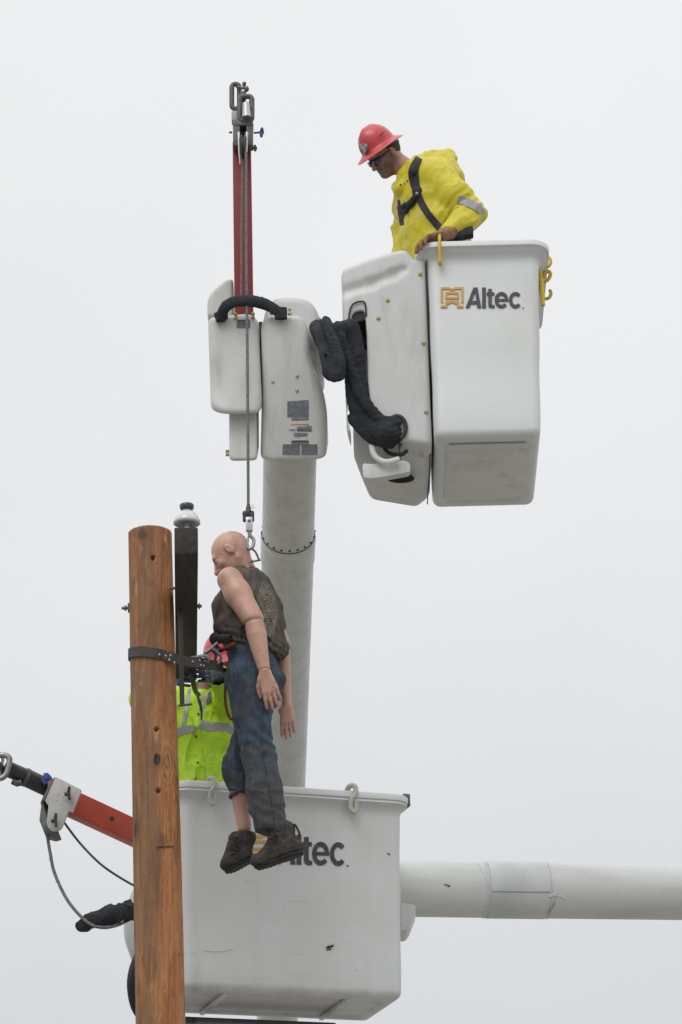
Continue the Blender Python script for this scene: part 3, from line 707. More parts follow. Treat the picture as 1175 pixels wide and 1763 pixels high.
hc.poly(ngon_round([(452, 560, 6), (456, 530, 14), (468, 510, 14), (500, 506, 16), (534, 511, 20), (550, 535, 20), (558, 600, 14), (530, 600, 10)], 12), 14.52, 15.15, r=.05, k=.012)
hc.clip(P(500, 615, 14.37), V((0, -math.cos(R(15)), -math.sin(R(15)))), k=.10)
hc.clip(P(500, 794, 14.53), V((0, math.sin(R(34)), -math.cos(R(34)))), k=.03)
hco = hc.mesh('elbow_cover', hm, lift)
mk('pivot_shaft', *tube([P(440, 610, 14.75), P(460, 610, 14.75)], .09, 24), dark, lift)
mk('hose_gap', *tube([P(449, 555, 14.52), P(449, 600, 14.52), P(447, 625, 14.52)], [.010, .014, .010], 10), rubber, lift)
mk('hinge_plate', *tube([P(450, 640, 14.7), P(450, 700, 14.7)], .016, 8), oldsteel, lift)
for q in ((406, 541), (406, 548), (436, 541), (436, 547)): mk('bolt', *lathe(P(*q, 14.40), [(.011, 0), (.011, .006), (.007, .011), (.001, .012)], 12, V((0, -1, 0))), brass, hao)
for q, yy in (((499, 533), 14.50), ((499, 541), 14.345), ((468, 540), 14.36), ((512, 648), 0), ((512, 673), 0), ((470, 658), 0)): mk('bolt', *lathe(P(*q, yy + .006) if yy else surf(hc, *q, 14.4, -.004), [(.010, 0), (.010, .006), (.006, .010), (.001, .011)], 12, V((0, -1, 0))), brass, hco)
for q in ((392, 777), (392, 783)): mk('bolt', *tube([P(q[0] + 3, q[1], 14.6), P(q[0] - 3, q[1], 14.6)], .009, 8), brass, hao)
def decal2(*a, **k):
    x0, y0, x1, y1 = a[:4]; strip(hc, [(x0, (y0 + y1) / 2), (x1, (y0 + y1) / 2)], abs(y1 - y0), 'decal', a[5], a[6], 14.4, off=.004, n=8)
def decal(x0, y0, x1, y1, Y, mt, parent, sk=0, name='decal'):
    q = [P(x0, y0, Y), P(x1, y0 + sk, Y), P(x1, y1 + sk, Y), P(x0, y1, Y)] if parent is not hco else [surf(hc, x, y, 14.4, .0035) for x, y in ((x0, y0), (x1, y0), (x1, y1), (x0, y1))]
    if parent is hco:
        yt = (q[0].y + q[1].y) / 2; yb = (q[2].y + q[3].y) / 2; q = [P(x0, y0, yt), P(x1, y0, yt), P(x1, y1, yb), P(x0, y1, yb)]
    G().add(q + [p + V((0, .012, 0)) for p in q], [(0, 1, 2, 3), (0, 4, 5, 1), (1, 5, 6, 2), (2, 6, 7, 3), (3, 7, 4, 0)]).build(name, mt, parent, smooth=False)
YD = 14.3585
for a in ((495, 686, 532, 719), (502, 719.5, 532, 724)): decal2(*a, YD, decalm, hco)
decal2(501, 729, 532, 731, YD, amber, hco)
for a in ((512, 733, 537, 743), (506, 745, 530, 750), (502, 759, 532, 764), (487, 765, 517, 783)): decal2(*a, YD, decalm, hco)
decal2(519, 765, 547, 783, YD + .0005, decalm, hco); decal2(498, 733, 510, 742, YD, paled, hco); decal2(505, 751, 529, 758, YD, paled, hco)
decal(408, 552.5, 431, 565, 14.398, decalm, hao); decal(409, 550.5, 430, 552.3, 14.398, redA, hao)
# ---- black fabric hose sleeve arching over both housings, with flap ends
def cloth_disp(seed, amp, sc):
    def fn(x, y, z): return amp * (1 - 2 * np.abs(vnoise(x * sc + 40, y * sc + 40, z * sc + 40, seed))) * .8 + amp * .5 * vnoise(x * sc * 2.7 + 9, y * sc * 2.7 + 9, z * sc * 2.7 + 9, seed + 1)
    return fn
sp = [P(382, 548, 14.37), P(386, 532, 14.34), P(402, 520, 14.32), P(430, 518, 14.31), P(455, 523, 14.32), P(474, 533, 14.32), P(486, 543, 14.33)]
lo_, hi_ = bbox(sp, .09); ff = Field(lo_, hi_, .005); s_ = spline(sp, 4); ff.chain(s_, list(np.interp(np.linspace(0, 1, len(s_)), [0, .2, .5, .8, 1], [.026, .028, .033, .028, .022])), .01, flat=(V((0, 1, 0)), 1.5))
ff.rbox(P(381, 544, 14.37), .034, .016, .028, .006, [V((1, 0, .35)), V((0, 1, 0)), V((-.35, 0, 1))], k=.008); ff.rbox(P(484, 540, 14.33), .034, .016, .036, .006, k=.005)
ff.disp(creases(5, .004, 26)); ff.mesh('hose_sleeve', blackcloth, lift)
# ---- big hose loops between elbow and cover
FL = (V((0, 1, 0)), 1.5)
HP = [[(540, 556, 14.62), (556, 580, 14.40), (568, 615, 14.30), (572, 642, 14.28)], [(572, 642, 14.28), (584, 646, 14.28), (585, 620, 14.28), (572, 580, 14.30), (562, 552, 14.36)],
      [(562, 552, 14.36), (576, 566, 14.30), (590, 572, 14.28)]]
pts_ = [P(*q) for c in HP for q in c] + [P(700, 790, 14.40)]
lo_, hi_ = bbox(pts_, .13); ff = Field(lo_, hi_, .006)
ff.chain(spline([P(*q) for q in HP[0]], 5), list(np.linspace(.046, .050, 16)), .012, flat=FL)
ff.chain(spline([P(*q) for q in HP[1]], 4), list(np.linspace(.034, .028, 17)), .008, flat=FL)
ff.chain(spline([P(558, 556, 14.30), P(574, 585, 14.26), P(583, 620, 14.25), P(576, 648, 14.26)], 4), list(np.linspace(.026, .034, 13)), .008, flat=FL)
ff.chain(spline([P(572, 566, 14.30), P(592, 562, 14.30), P(606, 566, 14.34)], 4), list(np.linspace(.030, .034, 9)), .010, flat=FL)
A_ = spline([P(604, 562, 14.33), P(609, 600, 14.36), P(613, 650, 14.40), P(620, 700, 14.42), P(642, 737, 14.42), P(668, 744, 14.40), P(680, 752, 14.42)], 5)
ff.chain(A_, list(np.interp(np.linspace(0, 1, len(A_)), [0, .2, .5, .7, .85, 1], [.045, .056, .062, .066, .068, .036])), .010, flat=FL)
B_ = spline([P(585, 572, 14.30), P(600, 620, 14.33), P(622, 680, 14.36), P(655, 722, 14.38), P(682, 728, 14.38)], 5)
ff.chain(B_, list(np.interp(np.linspace(0, 1, len(B_)), [0, .5, 1], [.026, .028, .034])), .008, flat=FL)
ff.chain(spline([P(609, 720, 14.43), P(640, 752, 14.42), P(672, 762, 14.42)], 4), [.036] * 9, .01, flat=FL)
for l_ in ([(562, 562, 14.27), (578, 600, 14.225), (585, 640, 14.22)], [(597, 575, 14.27), (606, 620, 14.29), (626, 680, 14.32), (655, 716, 14.33)], [(590, 560, 14.25), (594, 590, 14.26)], [(548, 575, 14.36), (566, 625, 14.25)]):
    q_ = spline([P(*a) for a in l_], 4)
    for i in range(len(q_) - 1): ff.cone(q_[i], q_[i + 1], .005, .005, .012, op='sub')
hp0 = P(590, 545, 14.3)
ff.disp(lambda x, y, z: .0032 * np.sin(np.sqrt((x - hp0.x) ** 2 + (z - hp0.z) ** 2) * 190 + 6 * vnoise(x * 14 + 3, y * 14 + 3, z * 14 + 3, 19)) * np.clip(.4 + vnoise(x * 9 + 3, y * 9 + 3, z * 9 + 3, 20), 0, 1))
ff.disp(creases(9, .0045, 15)); hs = ff.mesh('hose_bundle', blackcloth, lift)
mk('hose_clamp', *tube([P(684 + 15 * math.cos(t), 736 + 20 * math.sin(t), 14.385) for t in np.linspace(-2.6, 1.2, 16)], .012, 8, flat=((0, 1, 0), .5)), rubber, hs)
mk('hose', *tube(spline([P(660, 768, 14.50), P(670, 780, 14.47), P(690, 783, 14.45), P(702, 775, 14.44)], 5), .011, 8), rubber, lift)
mk('hose_fitting', *tube([P(688, 764, 14.47), P(689, 780, 14.45)], .009, 8), bright, lift)

# ---- jib mast, head, ropes
jm = G(); mt_ = P(418.5, 250, 14.52); mb = P(419, 548, 14.52)
dm = (mb - mt_).normalized(); hw = S(418, 350, 14.5) * 15.6
jm.add(*box((mt_ + mb) / 2, hw, .05, (mb - mt_).length / 2, V((1, 0, 0)), V((0, 1, 0)), V((0, 0, 1)))); jib = jm.build('jib_mast', redA, lift, bevel=.006)
G().add(*box(P(408, 235, 14.43), .020, .035, .075)).add(*box(P(430.5, 235, 14.43), .018, .035, .075)).add(*box(P(419, 216, 14.43), .0575, .038, .02)).add(*box(P(419, 235, 14.50), .056, .012, .075)).build('jib_head', oldsteel, jib, bevel=.003)
G().add(*box(P(406, 203, 14.47), .022, .03, .03)).build('head_block', greypaint, jib, bevel=.003)
for x in (411.5, 425.5):
    G().add(*tube([P(x, 228, 14.36), P(x + (1 if x < 419 else -1), 262, 14.33), P(x + (2 if x < 419 else -2), 283, 14.34)], [.007, .006, .003], 8)).build('sheave_plate', bright, jib)
v, f = lathe(P(419.5, 255, 14.37) - V((.012, 0, 0)), [(.035, 0), (.075, 0), (.078, .004), (.06, .010), (.06, .014), (.078, .020), (.075, .024), (.035, .024)], 32, V((1, 0, 0)))
mk('sheave', v, f, oldsteel, jib)
def loop(cx, cy, w_, h_, Y, r, name, mt, parent, tilt=0):
    q = ngon_round([(cx - w_, cy - h_), (cx + w_, cy - h_), (cx + w_, cy + h_), (cx - w_, cy + h_)], 6, 4)
    mk(name, *tube([P(x + (y - cy) * tilt, y, Y) for x, y in q], r, 10, closed=True), mt, parent)
loop(406, 166, 6.5, 21, 14.52, .0145, 'guide_loop', oldsteel, jib)
loop(423.5, 187, 10.5, 21, 14.40, .0155, 'guide_loop', oldsteel, jib)
lo_, hi_ = bbox([P(395, 220, 14.5), P(442, 135, 14.3)], .1); ff = Field(lo_, hi_, .005)
for q, r_ in (((421, 145, 14.46), .014), ((425, 153, 14.44), .016), ((419, 162, 14.45), .018), ((424, 166, 14.42), .014), ((414, 150, 14.48), .010), ((420, 172, 14.42), .012)): ff.ell(P(*q), (r_, r_, r_ * 1.2), k=.008)
ff.cone(P(419, 160, 14.46), P(421, 205, 14.44), .013, .022, .01); ff.cone(P(408, 150, 14.5), P(421, 152, 14.46), .008, .009, .006)
ff.disp(cloth_disp(3, .003, 60)); ff.mesh('head_linkage', oldsteel, jib)
mk('guide_roller', *tube([P(424, 178, 14.37), P(425, 202, 14.37)], [.020, .026], 12), bright, jib)
mk('knob_stem', *tube([P(437, 229, 14.43), P(447, 228, 14.43)], .006, 8), oldsteel, jib)
kb = Field(*[x for x in bbox([P(451, 228, 14.42)], .06)], .003)
for a in range(4):
    t = a * math.pi / 2 + .5; kb.cone(P(451, 228, 14.42), P(451, 228, 14.42) + V((.2 * math.cos(t), math.sin(t), math.cos(t))) * .026, .010, .008, .008)
kb.mesh('knob', bluep, jib)
mk('knob_stem', *tube([P(395, 228, 14.43), P(400, 228, 14.43)], .006, 8), dark, jib)
mk('jib_pin', *tube([P(432, 255, 14.45), P(443, 255, 14.45)], [.009, .009], 8), dark, jib); mk('jib_pin', *tube([P(439, 250, 14.45), P(440, 260, 14.45)], .007, 8), dark, jib)
rp = [P(424.3, 292 - 30, 14.31), P(424.5, 420, 14.31), P(426.5, 640, 14.31), P(428, 875, 14.31)]
lr = mk('load_rope', *tube(spline(rp, 6), .0078, 10), ropem, lift)
mk('tail_rope', *tube(spline([P(418, 262, 14.36), P(416, 400, 14.36), P(415.5, 520, 14.38)], 4), .0055, 8), ropem, lift)
# eye, swivel and hook at the end of the load rope
ff = Field(*bbox([P(428, 870, 14.31), P(428, 905, 14.31)], .05), .003)
ff.cone(P(428, 868, 14.31), P(428, 880, 14.31), .009, .016, .01); ff.rbox(P(428, 889, 14.31), .031, .016, .030, .008, k=.01); ff.rbox(P(428, 889, 14.27), .010, .03, .02, .004, k=.003, op='sub')
ff.disp(cloth_disp(12, .002, 60)); ff.mesh('rope_thimble', dark, lr)
ff = Field(*bbox([P(420, 862, 14.31), P(436, 880, 14.31)], .03), .003) if False else None
for i in range(7):
    a = V((RNG.uniform(-1, 1), RNG.uniform(-.5, .5), RNG.uniform(.2, 1))).normalized(); p = P(430, 876, 14.305); mk('rope_strand', *tube([p, p + a * .02, p + a * .03 + V((.006, 0, -.003))], .0012, 5), ropem, lr) if i < 4 else None
G().add(*box(P(429.5, 903, 14.285), .018, .012, .040)).build('swivel', bright, lr, bevel=.004)
mk('swivel_pin', *lathe(P(429.5, 897, 14.275), [(.009, 0), (.009, .004), (.005, .006), (.001, .007)], 12, V((0, -1, 0))), oldsteel, lr)
mk('load_hook', *tube(spline([P(430, 916, 14.29), P(431, 922, 14.29), P(437, 929, 14.29), P(436, 940, 14.29), P(430, 945, 14.29), P(426, 940, 14.29), P(427, 930, 14.29), P(428, 923, 14.29)], 5), [.011, .010, .009, .010, .010, .008, .006, .005], 10), steel, lr)

mk('hook_latch', *tube(spline([P(433, 944, 14.29), P(440, 950, 14.29), P(444, 958, 14.29), P(447, 965, 14.29)], 5), .0055, 8), oldsteel, lr)
mk('hook_pin', *tube([P(430, 968, 14.29), P(449, 964, 14.29)], [.004, .006], 8), oldsteel, lr)
# ---- fibres / yellow S hooks on the upper bucket
def hook(name, label, pts, r, mt, group, flat=None, base=None):
    o = mk(name, *tube(spline(pts, 6), r, 10, flat=flat), mt, None, origin=pts[-1]); tag(o, label, 'hook', group); return o
ghk = 'yellow hooks hanging on the upper bucket'
yf_ = 14.33
hook('rim_hook', 'thin upright yellow hook over the front rim beside the gloved hand', [P(757, 407, 14.44), P(757, 402, 14.40), P(757, 409, 14.345), P(757, 425, yf_), P(757.5, 440, yf_), P(758, 452, yf_), P(758, 455, yf_ + .02), P(758, 448, yf_ + .05)], .010, yhook, ghk, flat=((1, 0, 0), .95))
yq = 14.62
hook('rim_hook', 'top curl of the three yellow hooks on the right side of the upper bucket', [P(928, 462, yq), P(934, 462, yq), P(942, 460, yq), P(947, 455, yq), P(948, 448, yq), P(944, 443, yq), P(939, 444, yq)], .0105, yhook, ghk)
hook('rim_hook', 'middle yellow hook of three on the right side of the upper bucket', [P(932, 464, yq - .03), P(932, 478, yq - .03), P(937, 485, yq - .03), P(945, 480, yq - .03), P(948, 472, yq - .03), P(945, 467, yq - .03), P(938, 471, yq - .03), P(936, 478, yq - .03)], .0105, yhook, ghk)
hook('rim_hook', 'lowest open yellow hook of three on the right side of the upper bucket', [P(931, 468, yq + .03), P(930, 490, yq + .03), P(932, 506, yq + .03), P(938, 514, yq + .03), P(945, 513, yq + .03), P(949, 506, yq + .03), P(947, 499, yq + .03)], .0095, yhook, ghk)
mk('hook_rail', *tube([bf(BWd + .012, .10, BH - .16), bf(BWd + .012, .10, BH - .34)], .012, 8), yhook, bk)
mk('hook_rail', *tube([bf(BWd + .002, .10, BH - .10), bf(BWd + .012, .10, BH - .16)], .010, 8), yhook, bk)
# ================================================================== LOWER LIFT
lift2 = thing('bucket_lift', 'white aerial lift with level boom and the lower bucket behind the pole', 'aerial lift', P(690, 1530, 16.05) + V((0, 0, -5.5)))
yw = R(18); ax2 = V((math.cos(yw), math.sin(yw), 0)); ay2 = V((-math.sin(yw), math.cos(yw), 0)); az2 = V((0, 0, 1))
B2 = P(310, 1345, 14.86); B2b = P(687, 1366, 15.30)
W2 = (B2b - B2).dot(ax2)
H2 = 1.115
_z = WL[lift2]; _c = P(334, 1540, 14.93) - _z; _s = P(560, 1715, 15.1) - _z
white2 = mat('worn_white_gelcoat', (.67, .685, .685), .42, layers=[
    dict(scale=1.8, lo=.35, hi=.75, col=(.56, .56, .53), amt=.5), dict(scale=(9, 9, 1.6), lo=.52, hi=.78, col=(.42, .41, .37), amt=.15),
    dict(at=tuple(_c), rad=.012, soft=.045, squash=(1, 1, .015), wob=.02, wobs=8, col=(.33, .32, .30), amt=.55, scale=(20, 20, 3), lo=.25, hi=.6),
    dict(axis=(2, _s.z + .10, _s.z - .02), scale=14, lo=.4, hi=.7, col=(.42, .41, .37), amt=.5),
    dict(scale=(6, 6, 26), lo=.60, hi=.72, col=(.48, .47, .44), amt=.3, detail=6),
    dict(scale=34, lo=.66, hi=.76, col=(.30, .29, .27), amt=.4, detail=8), dict(scale=62, lo=.715, hi=.745, col=(.12, .11, .10), amt=.6, detail=6),
    dict(scale=(14, 14, 90), lo=.73, hi=.76, col=(.35, .34, .32), amt=.3, detail=3)], bump=((40, .1, .004)))
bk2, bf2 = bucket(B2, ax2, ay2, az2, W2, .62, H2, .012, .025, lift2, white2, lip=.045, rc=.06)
# floor ribs and pan, slung plates under the bucket
for x in (.26, .93):
    G().add(*box(bf2(x, .31, -.004), .012, .24, .010, ax2, ay2, az2)).build('floor_rib', cover_white, bk2, bevel=.004)
G().add(*box(bf2(.55, .44, -.070), .42, .03, .016, ax2, ay2, az2)).build('support_bar', dark, lift2, bevel=.004)
G().add(*box(bf2(.56, .36, -.085), .38, .035, .010, ax2, ay2, az2)).build('support_plate', dark, lift2, bevel=.004)
G().add(*box(bf2(-.04, .30, -.075), .09, .03, .012, ax2, ay2, az2)).build('support_plate', oldsteel, lift2, bevel=.003)
def onb2(px, py, h=0):
    d = (P(px, py, 15) - CAM).normalized(); n = -ay2; t = (B2 - CAM).dot(n) / d.dot(n); return CAM + d * t + n * h
# wall leans with the taper: push logo out along the normal a little
def lf2(u, v, h):
    x = 598 - (898.5 - u) * 1.25 - 2; y = 1489 - (530 - v) * 1.47 + (u - 850) * .03
    q = onb2(x, y, h); return q
logo(lf2, bk2)
scm = mat('black_scuff', (.03, .03, .03), .8)
ff = Field(*bbox([onb2(567, 1630)], .05), .0025)
for dx, dy, r in ((0, 0, .007), (4, -1, .006), (-4, 1, .004), (7, -3, .004), (1, 4, .005), (-6, 0, .003), (9, -5, .002), (-3, 5, .003)): ff.ell(onb2(567 + dx, 1630 + dy), (r * 1.7, .005, r * 1.2), k=.003)
ff.disp(cloth_disp(2, .003, 90)); ff.mesh('scuff_mark', scm, bk2)
def mark(name, pts, r): mk(name, *tube([onb2(*q) for q in pts], r, 5), oldsteel, bk2)
mark('scratch', [(350, 1637), (368, 1639), (386, 1638), (402, 1634)], .0008)
mark('scratch', [(668, 1468), (672, 1472)], .003)
# bracket on the right of the bucket, with a lip
G().add(*prism(ngon_round([(690, 1554), (713, 1558), (717, 1563), (706, 1592), (700, 1601), (690, 1604)], 3, 2), 15.62, .25)).build('bucket_bracket', cover_white, lift2, bevel=.006)
G().add(*box(P(694, 1383, 15.40), .02, .07, .035, ax2, ay2, az2)).build('rim_clip', oldsteel, bk2, bevel=.004)
# ---- level boom
L0 = P(560, 1528, 15.95); L1 = P(690, 1530, 16.05); L2 = P(1175, 1536, 16.33); ld_ = (L2 - L1).normalized()
RL = S(690, 1530, 16.05) * 48
bo2 = mk('boom', *tube([L0, L1, P(829, 1532, 16.13), P(832, 1532, 16.132), P(936, 1533, 16.19), P(940, 1533, 16.193), L2, L2 + ld_ * 4], [RL, RL, RL * 1.0, RL * 1.02, RL * 1.035, RL * 1.012, RL * 1.01, RL * 1.02], 72), boom_low, lift2)
vdl = (CAM - L1).normalized(); vnl = (vdl - ld_ * vdl.dot(ld_)).normalized(); upl = ld_.cross(vnl); upl = upl if upl.z > 0 else -upl
def onl(px, hgt, out=0):
    c = L1 + (L2 - L1) * ((px - 690) / 485.); r = RL * (1.03 if 830 < px < 938 else 1.01) + out; s = hgt; return c + (vnl * math.sqrt(max(0, 1 - s * s)) + upl * s) * r
sheet = mat('grey_patch_sheet', (.68, .695, .695), .4, 0, [dict(scale=4, lo=.4, hi=.7, col=(.5, .52, .52), amt=.6)])
v = []; f = []
xs = np.linspace(834, 934, 12); hs_ = np.linspace(-1.35, 1.35, 26)
for x in xs:
    c = L1 + (L2 - L1) * ((x - 690) / 485.)
    for a in hs_: v.append(c + (vnl * math.cos(a) + upl * math.sin(a)) * (RL * 1.038 + .0025))
for i in range(len(xs) - 1):
    for j in range(len(hs_) - 1): f.append((i * 26 + j, i * 26 + j + 1, (i + 1) * 26 + j + 1, (i + 1) * 26 + j))
mk('patch_sheet', v, f, sheet, bo2)
mk('seam', *tube([onl(x, -.06, .005) for x in np.linspace(835, 934, 10)], .0014, 6), oldsteel, bo2)
mk('seam', *tube([onl(829, math.sin(a), .004) for a in np.linspace(-1.4, 1.4, 24)], .0012, 6), white, bo2)
mk('seam', *tube([onl(938, math.sin(a), .006) for a in np.linspace(-1.4, 1.4, 24)], .0020, 6), white, bo2)
mk('seam', *tube([onl(x, math.sin(a), .002) for x, a in zip(np.linspace(815, 829, 20), np.linspace(1.2, .1, 20))], .0010, 6), white, bo2)
ff = Field(*bbox([onl(945, -.2)], .09), .004)
for (x, h, r) in ((934, -.20, .012), (940, -.16, .014), (947, -.20, .011), (955, -.22, .010), (960, -.28, .008), (945, -.1, .008), (938, -.02, .006), (955, .25, .010), (951, .2, .008)): ff.ell(onl(x, h), (r * 1.3, r * .7, r * .8), k=.008)
ff.disp(cloth_disp(21, .003, 70)); ff.mesh('filler_patch', cover_white, bo2)
ff = Field(*bbox([onl(760, .15)], .04), .0025)
for dx, h in ((0, .15), (4, .13), (-4, .16), (2, .10)): ff.ell(onl(760 + dx, h), (.006, .004, .005), k=.004)
ff.mesh('chip', mat('bare_patch', (.2, .17, .12), .8), bo2)
stain = mat('resin_stain', (.42, .36, .26), .6, 0, [dict(scale=40, lo=.4, hi=.7, col=(.5, .47, .4), amt=.8)])
ff = Field(*bbox([onl(940, -.5)], .08), .004)
for x, h, r in ((943, -.38, .014), (941, -.5, .018), (938, -.6, .02), (935, -.7, .022)): ff.ell(onl(x, h, -.004), (r * .7, .007, r), k=.012)
ff.disp(cloth_disp(23, .002, 60)); ff.mesh('stain', stain, bo2)
# ---- rear left: white elbow cover, hose sleeve, jib with clamp
ff = Field(*bbox([P(200, 1500, 15.3), P(262, 1760, 15.9)], .12), .008)
ff.poly(ngon_round([(214, 1560, 20), (230, 1515, 24), (300, 1490, 20), (330, 1500), (330, 1660, 10), (245, 1662, 20), (222, 1640, 20), (210, 1605, 20)], 14), 15.25, 15.85, r=.08)
ff.mesh('elbow_cover', hm, lift2)
mk('connecting_arm', *tube([P(260, 1600, 15.65), P(560, 1540, 15.95)], .12, 24), dark, lift2)
mk('hose', *tube(spline([P(240, 1640, 15.3), P(229, 1670, 15.25), P(226, 1700, 15.25), P(233, 1735, 15.3), P(250, 1760, 15.4)], 8), .022, 14), rubber, lift2)
sp = [P(141, 1595, 14.75), P(160, 1585, 14.76), P(188, 1576, 14.80), P(214, 1570, 14.88), P(240, 1570, 15.0)]
ff = Field(*bbox(sp, .12), .005); s_ = spline(sp, 5); ff.chain(s_, list(np.interp(np.linspace(0, 1, len(s_)), [0, .12, .3, .6, 1], [.030, .034, .040, .044, .040])), .012)
ff.rbox(P(147, 1590, 14.75), .030, .03, .036, .01, [V((.75, 0, -.65)), V((0, 1, 0)), V((.65, 0, .75))], k=.01)
ff.disp(creases(31, .009, 16, (1.5, 1, .8))); ff.mesh('hose_sleeve', blackcloth, lift2)
G().add(*box(P(223, 1562, 15.10), .022, .03, .035, V((1, 0, .3)), V((0, 1, 0)), V((-.3, 0, 1)))).build('sleeve_clip', rubber, lift2, bevel=.006)
mk('bolt', *tube([P(214, 1572, 15.12), P(214, 1572, 15.10)], .008, 8), brass, lift2)
J0 = P(98, 1372, 14.75); J1 = P(285, 1459, 15.15); jd = (J1 - J0).normalized(); jn = (CAM - J0).normalized(); jn = (V((0, -1, 0)) - jd * V((0, -1, 0)).dot(jd)).normalized(); ju = jd.cross(jn); ju = ju if ju.z > 0 else -ju
jl = G().add(*box((J0 + J1) / 2, (J1 - J0).length / 2, .055, .062, jd, jn, ju)).build('jib_arm', redB, lift2, bevel=.006)
mk('bolt_hole', *lathe(J0 + jd * ((P(191, 1408, 14.9) - J0).dot(jd)) + jn * .0535 + ju * .005, [(.013, 0), (.013, .003), (.009, .004), (.001, .004)], 12, jn), dark, jl)
# clamp plates
cl_ = ngon_round([(96, 1337, 2), (141, 1360, 2), (126, 1399, 2), (119, 1396, 2), (106, 1428, 6), (90, 1433, 10), (80, 1420, 12), (84, 1386, 6), (78, 1380, 4)], 4, 3)
YJ = 14.66
G().add(*prism(cl_, YJ, .018)).build('clamp_plate', greypaint, jl, bevel=.003)
G().add(*prism([(x - 9, y + 4) for x, y in cl_], YJ + .17, .018)).build('clamp_plate', oldsteel, jl, bevel=.003)
G().add(*prism([(96, 1337), (88, 1343), (72, 1378), (80, 1380)], YJ + .01, .17)).add(*prism([(72, 1380), (68, 1412), (76, 1432), (92, 1436), (102, 1433), (98, 1425), (84, 1422), (80, 1400)], YJ + .02, .15)).build('clamp_side', oldsteel, jl, bevel=.003)
def wing(px, py, Y, name='wing_bolt'):
    g = G(); g.add(*tube([P(px, py, Y), P(px, py, Y - .04)], .010, 8)); p = P(px, py, Y - .04)
    g.add(*tube([p, p + V((.006, -.006, .035))], [.010, .007], 8)).add(*tube([p, p + V((.008, -.006, -.035))], [.010, .007], 8)).add(*tube([p + V((-.02, 0, -.005)), p], [.012, .01], 8)); g.build(name, dark, jl)
wing(118, 1366, YJ); wing(95, 1412, YJ)
G().add(*box(P(82, 1344, 14.70), .028, .02, .018, V((.8, 0, .5)), V((0, 1, 0)), V((-.5, 0, .8)))).add(*box(P(80, 1338, 14.69), .014, .018, .02)).build('knob', bluep, jl, bevel=.005)
G().add(*box(P(87, 1352, 14.70), .012, .02, .018)).build('clamp_spacer', redB, jl, bevel=.003)
# tube with rope sheave head going out of frame
t0 = P(84, 1357, 14.78); t1 = P(48, 1340, 14.72); t2 = P(46, 1338, 14.72); t3 = P(10, 1322, 14.66)
mk('jib_tip', *tube([t0, t1, t2, t3], [.048, .048, .042, .042], 20), dark, jl)
mk('jib_tip_sleeve', *tube([t1 + (t3 - t1) * .02, t1 + (t3 - t1) * .16], .0505, 20), oldsteel, jl)
mk('latch', *tube([P(22, 1345, 14.68), P(30, 1349, 14.68), P(38, 1347, 14.68)], .018, 10), oldsteel, jl)
lp = [(4, 1300), (16, 1305), (15, 1320), (10, 1334), (0, 1340), (-14, 1332), (-12, 1310)]
mk('guide_loop', *tube(spline([P(x, y, 14.62) for x, y in lp], 5, True), .016, 12, closed=True), steel, jl)
mk('guide_loop', *tube(spline([P(x - 14, y - 3, 14.74) for x, y in lp], 5, True), .016, 12, closed=True), steel, jl)
mk('guide_roller', *tube([P(-8, 1310, 14.6), P(3, 1332, 14.72)], .03, 16), bright, jl)
# ropes of the lower jib
r1 = spline([P(80, 1428, 14.74), P(87, 1470, 14.74), P(95, 1505, 14.74), P(118, 1552, 14.72), P(150, 1587, 14.70), P(176, 1597, 14.72), P(205, 1592, 14.85), P(232, 1578, 15.05)], 10)
ra = mk('winch_rope', *tube(r1, .0085, 10), ropem, lift2)
r2 = spline([P(108, 1412, 14.80), P(135, 1448, 14.82), P(165, 1480, 14.85), P(190, 1500, 14.95), P(226, 1522, 15.2), P(250, 1533, 15.4)], 10)
mk('winch_rope', *tube(r2, .0062, 10), ropeg, lift2)
for i in range(22):
    q = r1[int(RNG.uniform(4, 26))]; a = V((RNG.uniform(-1, 1), RNG.uniform(-1, 1), RNG.uniform(-1, 1))).normalized()
    if i < 14: mk('rope_strand', *tube([q, q + a * .012, q + a * .018 + V((0, 0, -.004))], .0011, 4), ropem, ra)
# ---- cream hooks on the lower bucket rim
g2 = 'cream hooks on the lower bucket rim'
def on2(px, py, h): return onb2(px, py, h)
def jhook(px, py, label, r=.0105):
    pts = [onb2(px - 2, py - 4, -.03), onb2(px - 2, py - 8, .02), onb2(px + 2, py - 7, .052), onb2(px + 5, py - 1, .060), onb2(px + 4, py + 9, .060), onb2(px - 2, py + 18, .056), onb2(px - 3, py + 30, .050), onb2(px, py + 37, .050), onb2(px + 4, py + 38, .050), onb2(px + 6, py + 33, .050), onb2(px + 6, py + 20, .055)]
    o = mk('rim_hook', *tube(spline(pts, 6), r, 12), whook, None, origin=pts[5]); tag(o, label, 'hook', g2)
    return o
jhook(360, 1351, 'cream plastic hook over the lower bucket rim beside the jeans')
jhook(602, 1364, 'cream plastic hook over the lower bucket rim above the lettering', .0145)
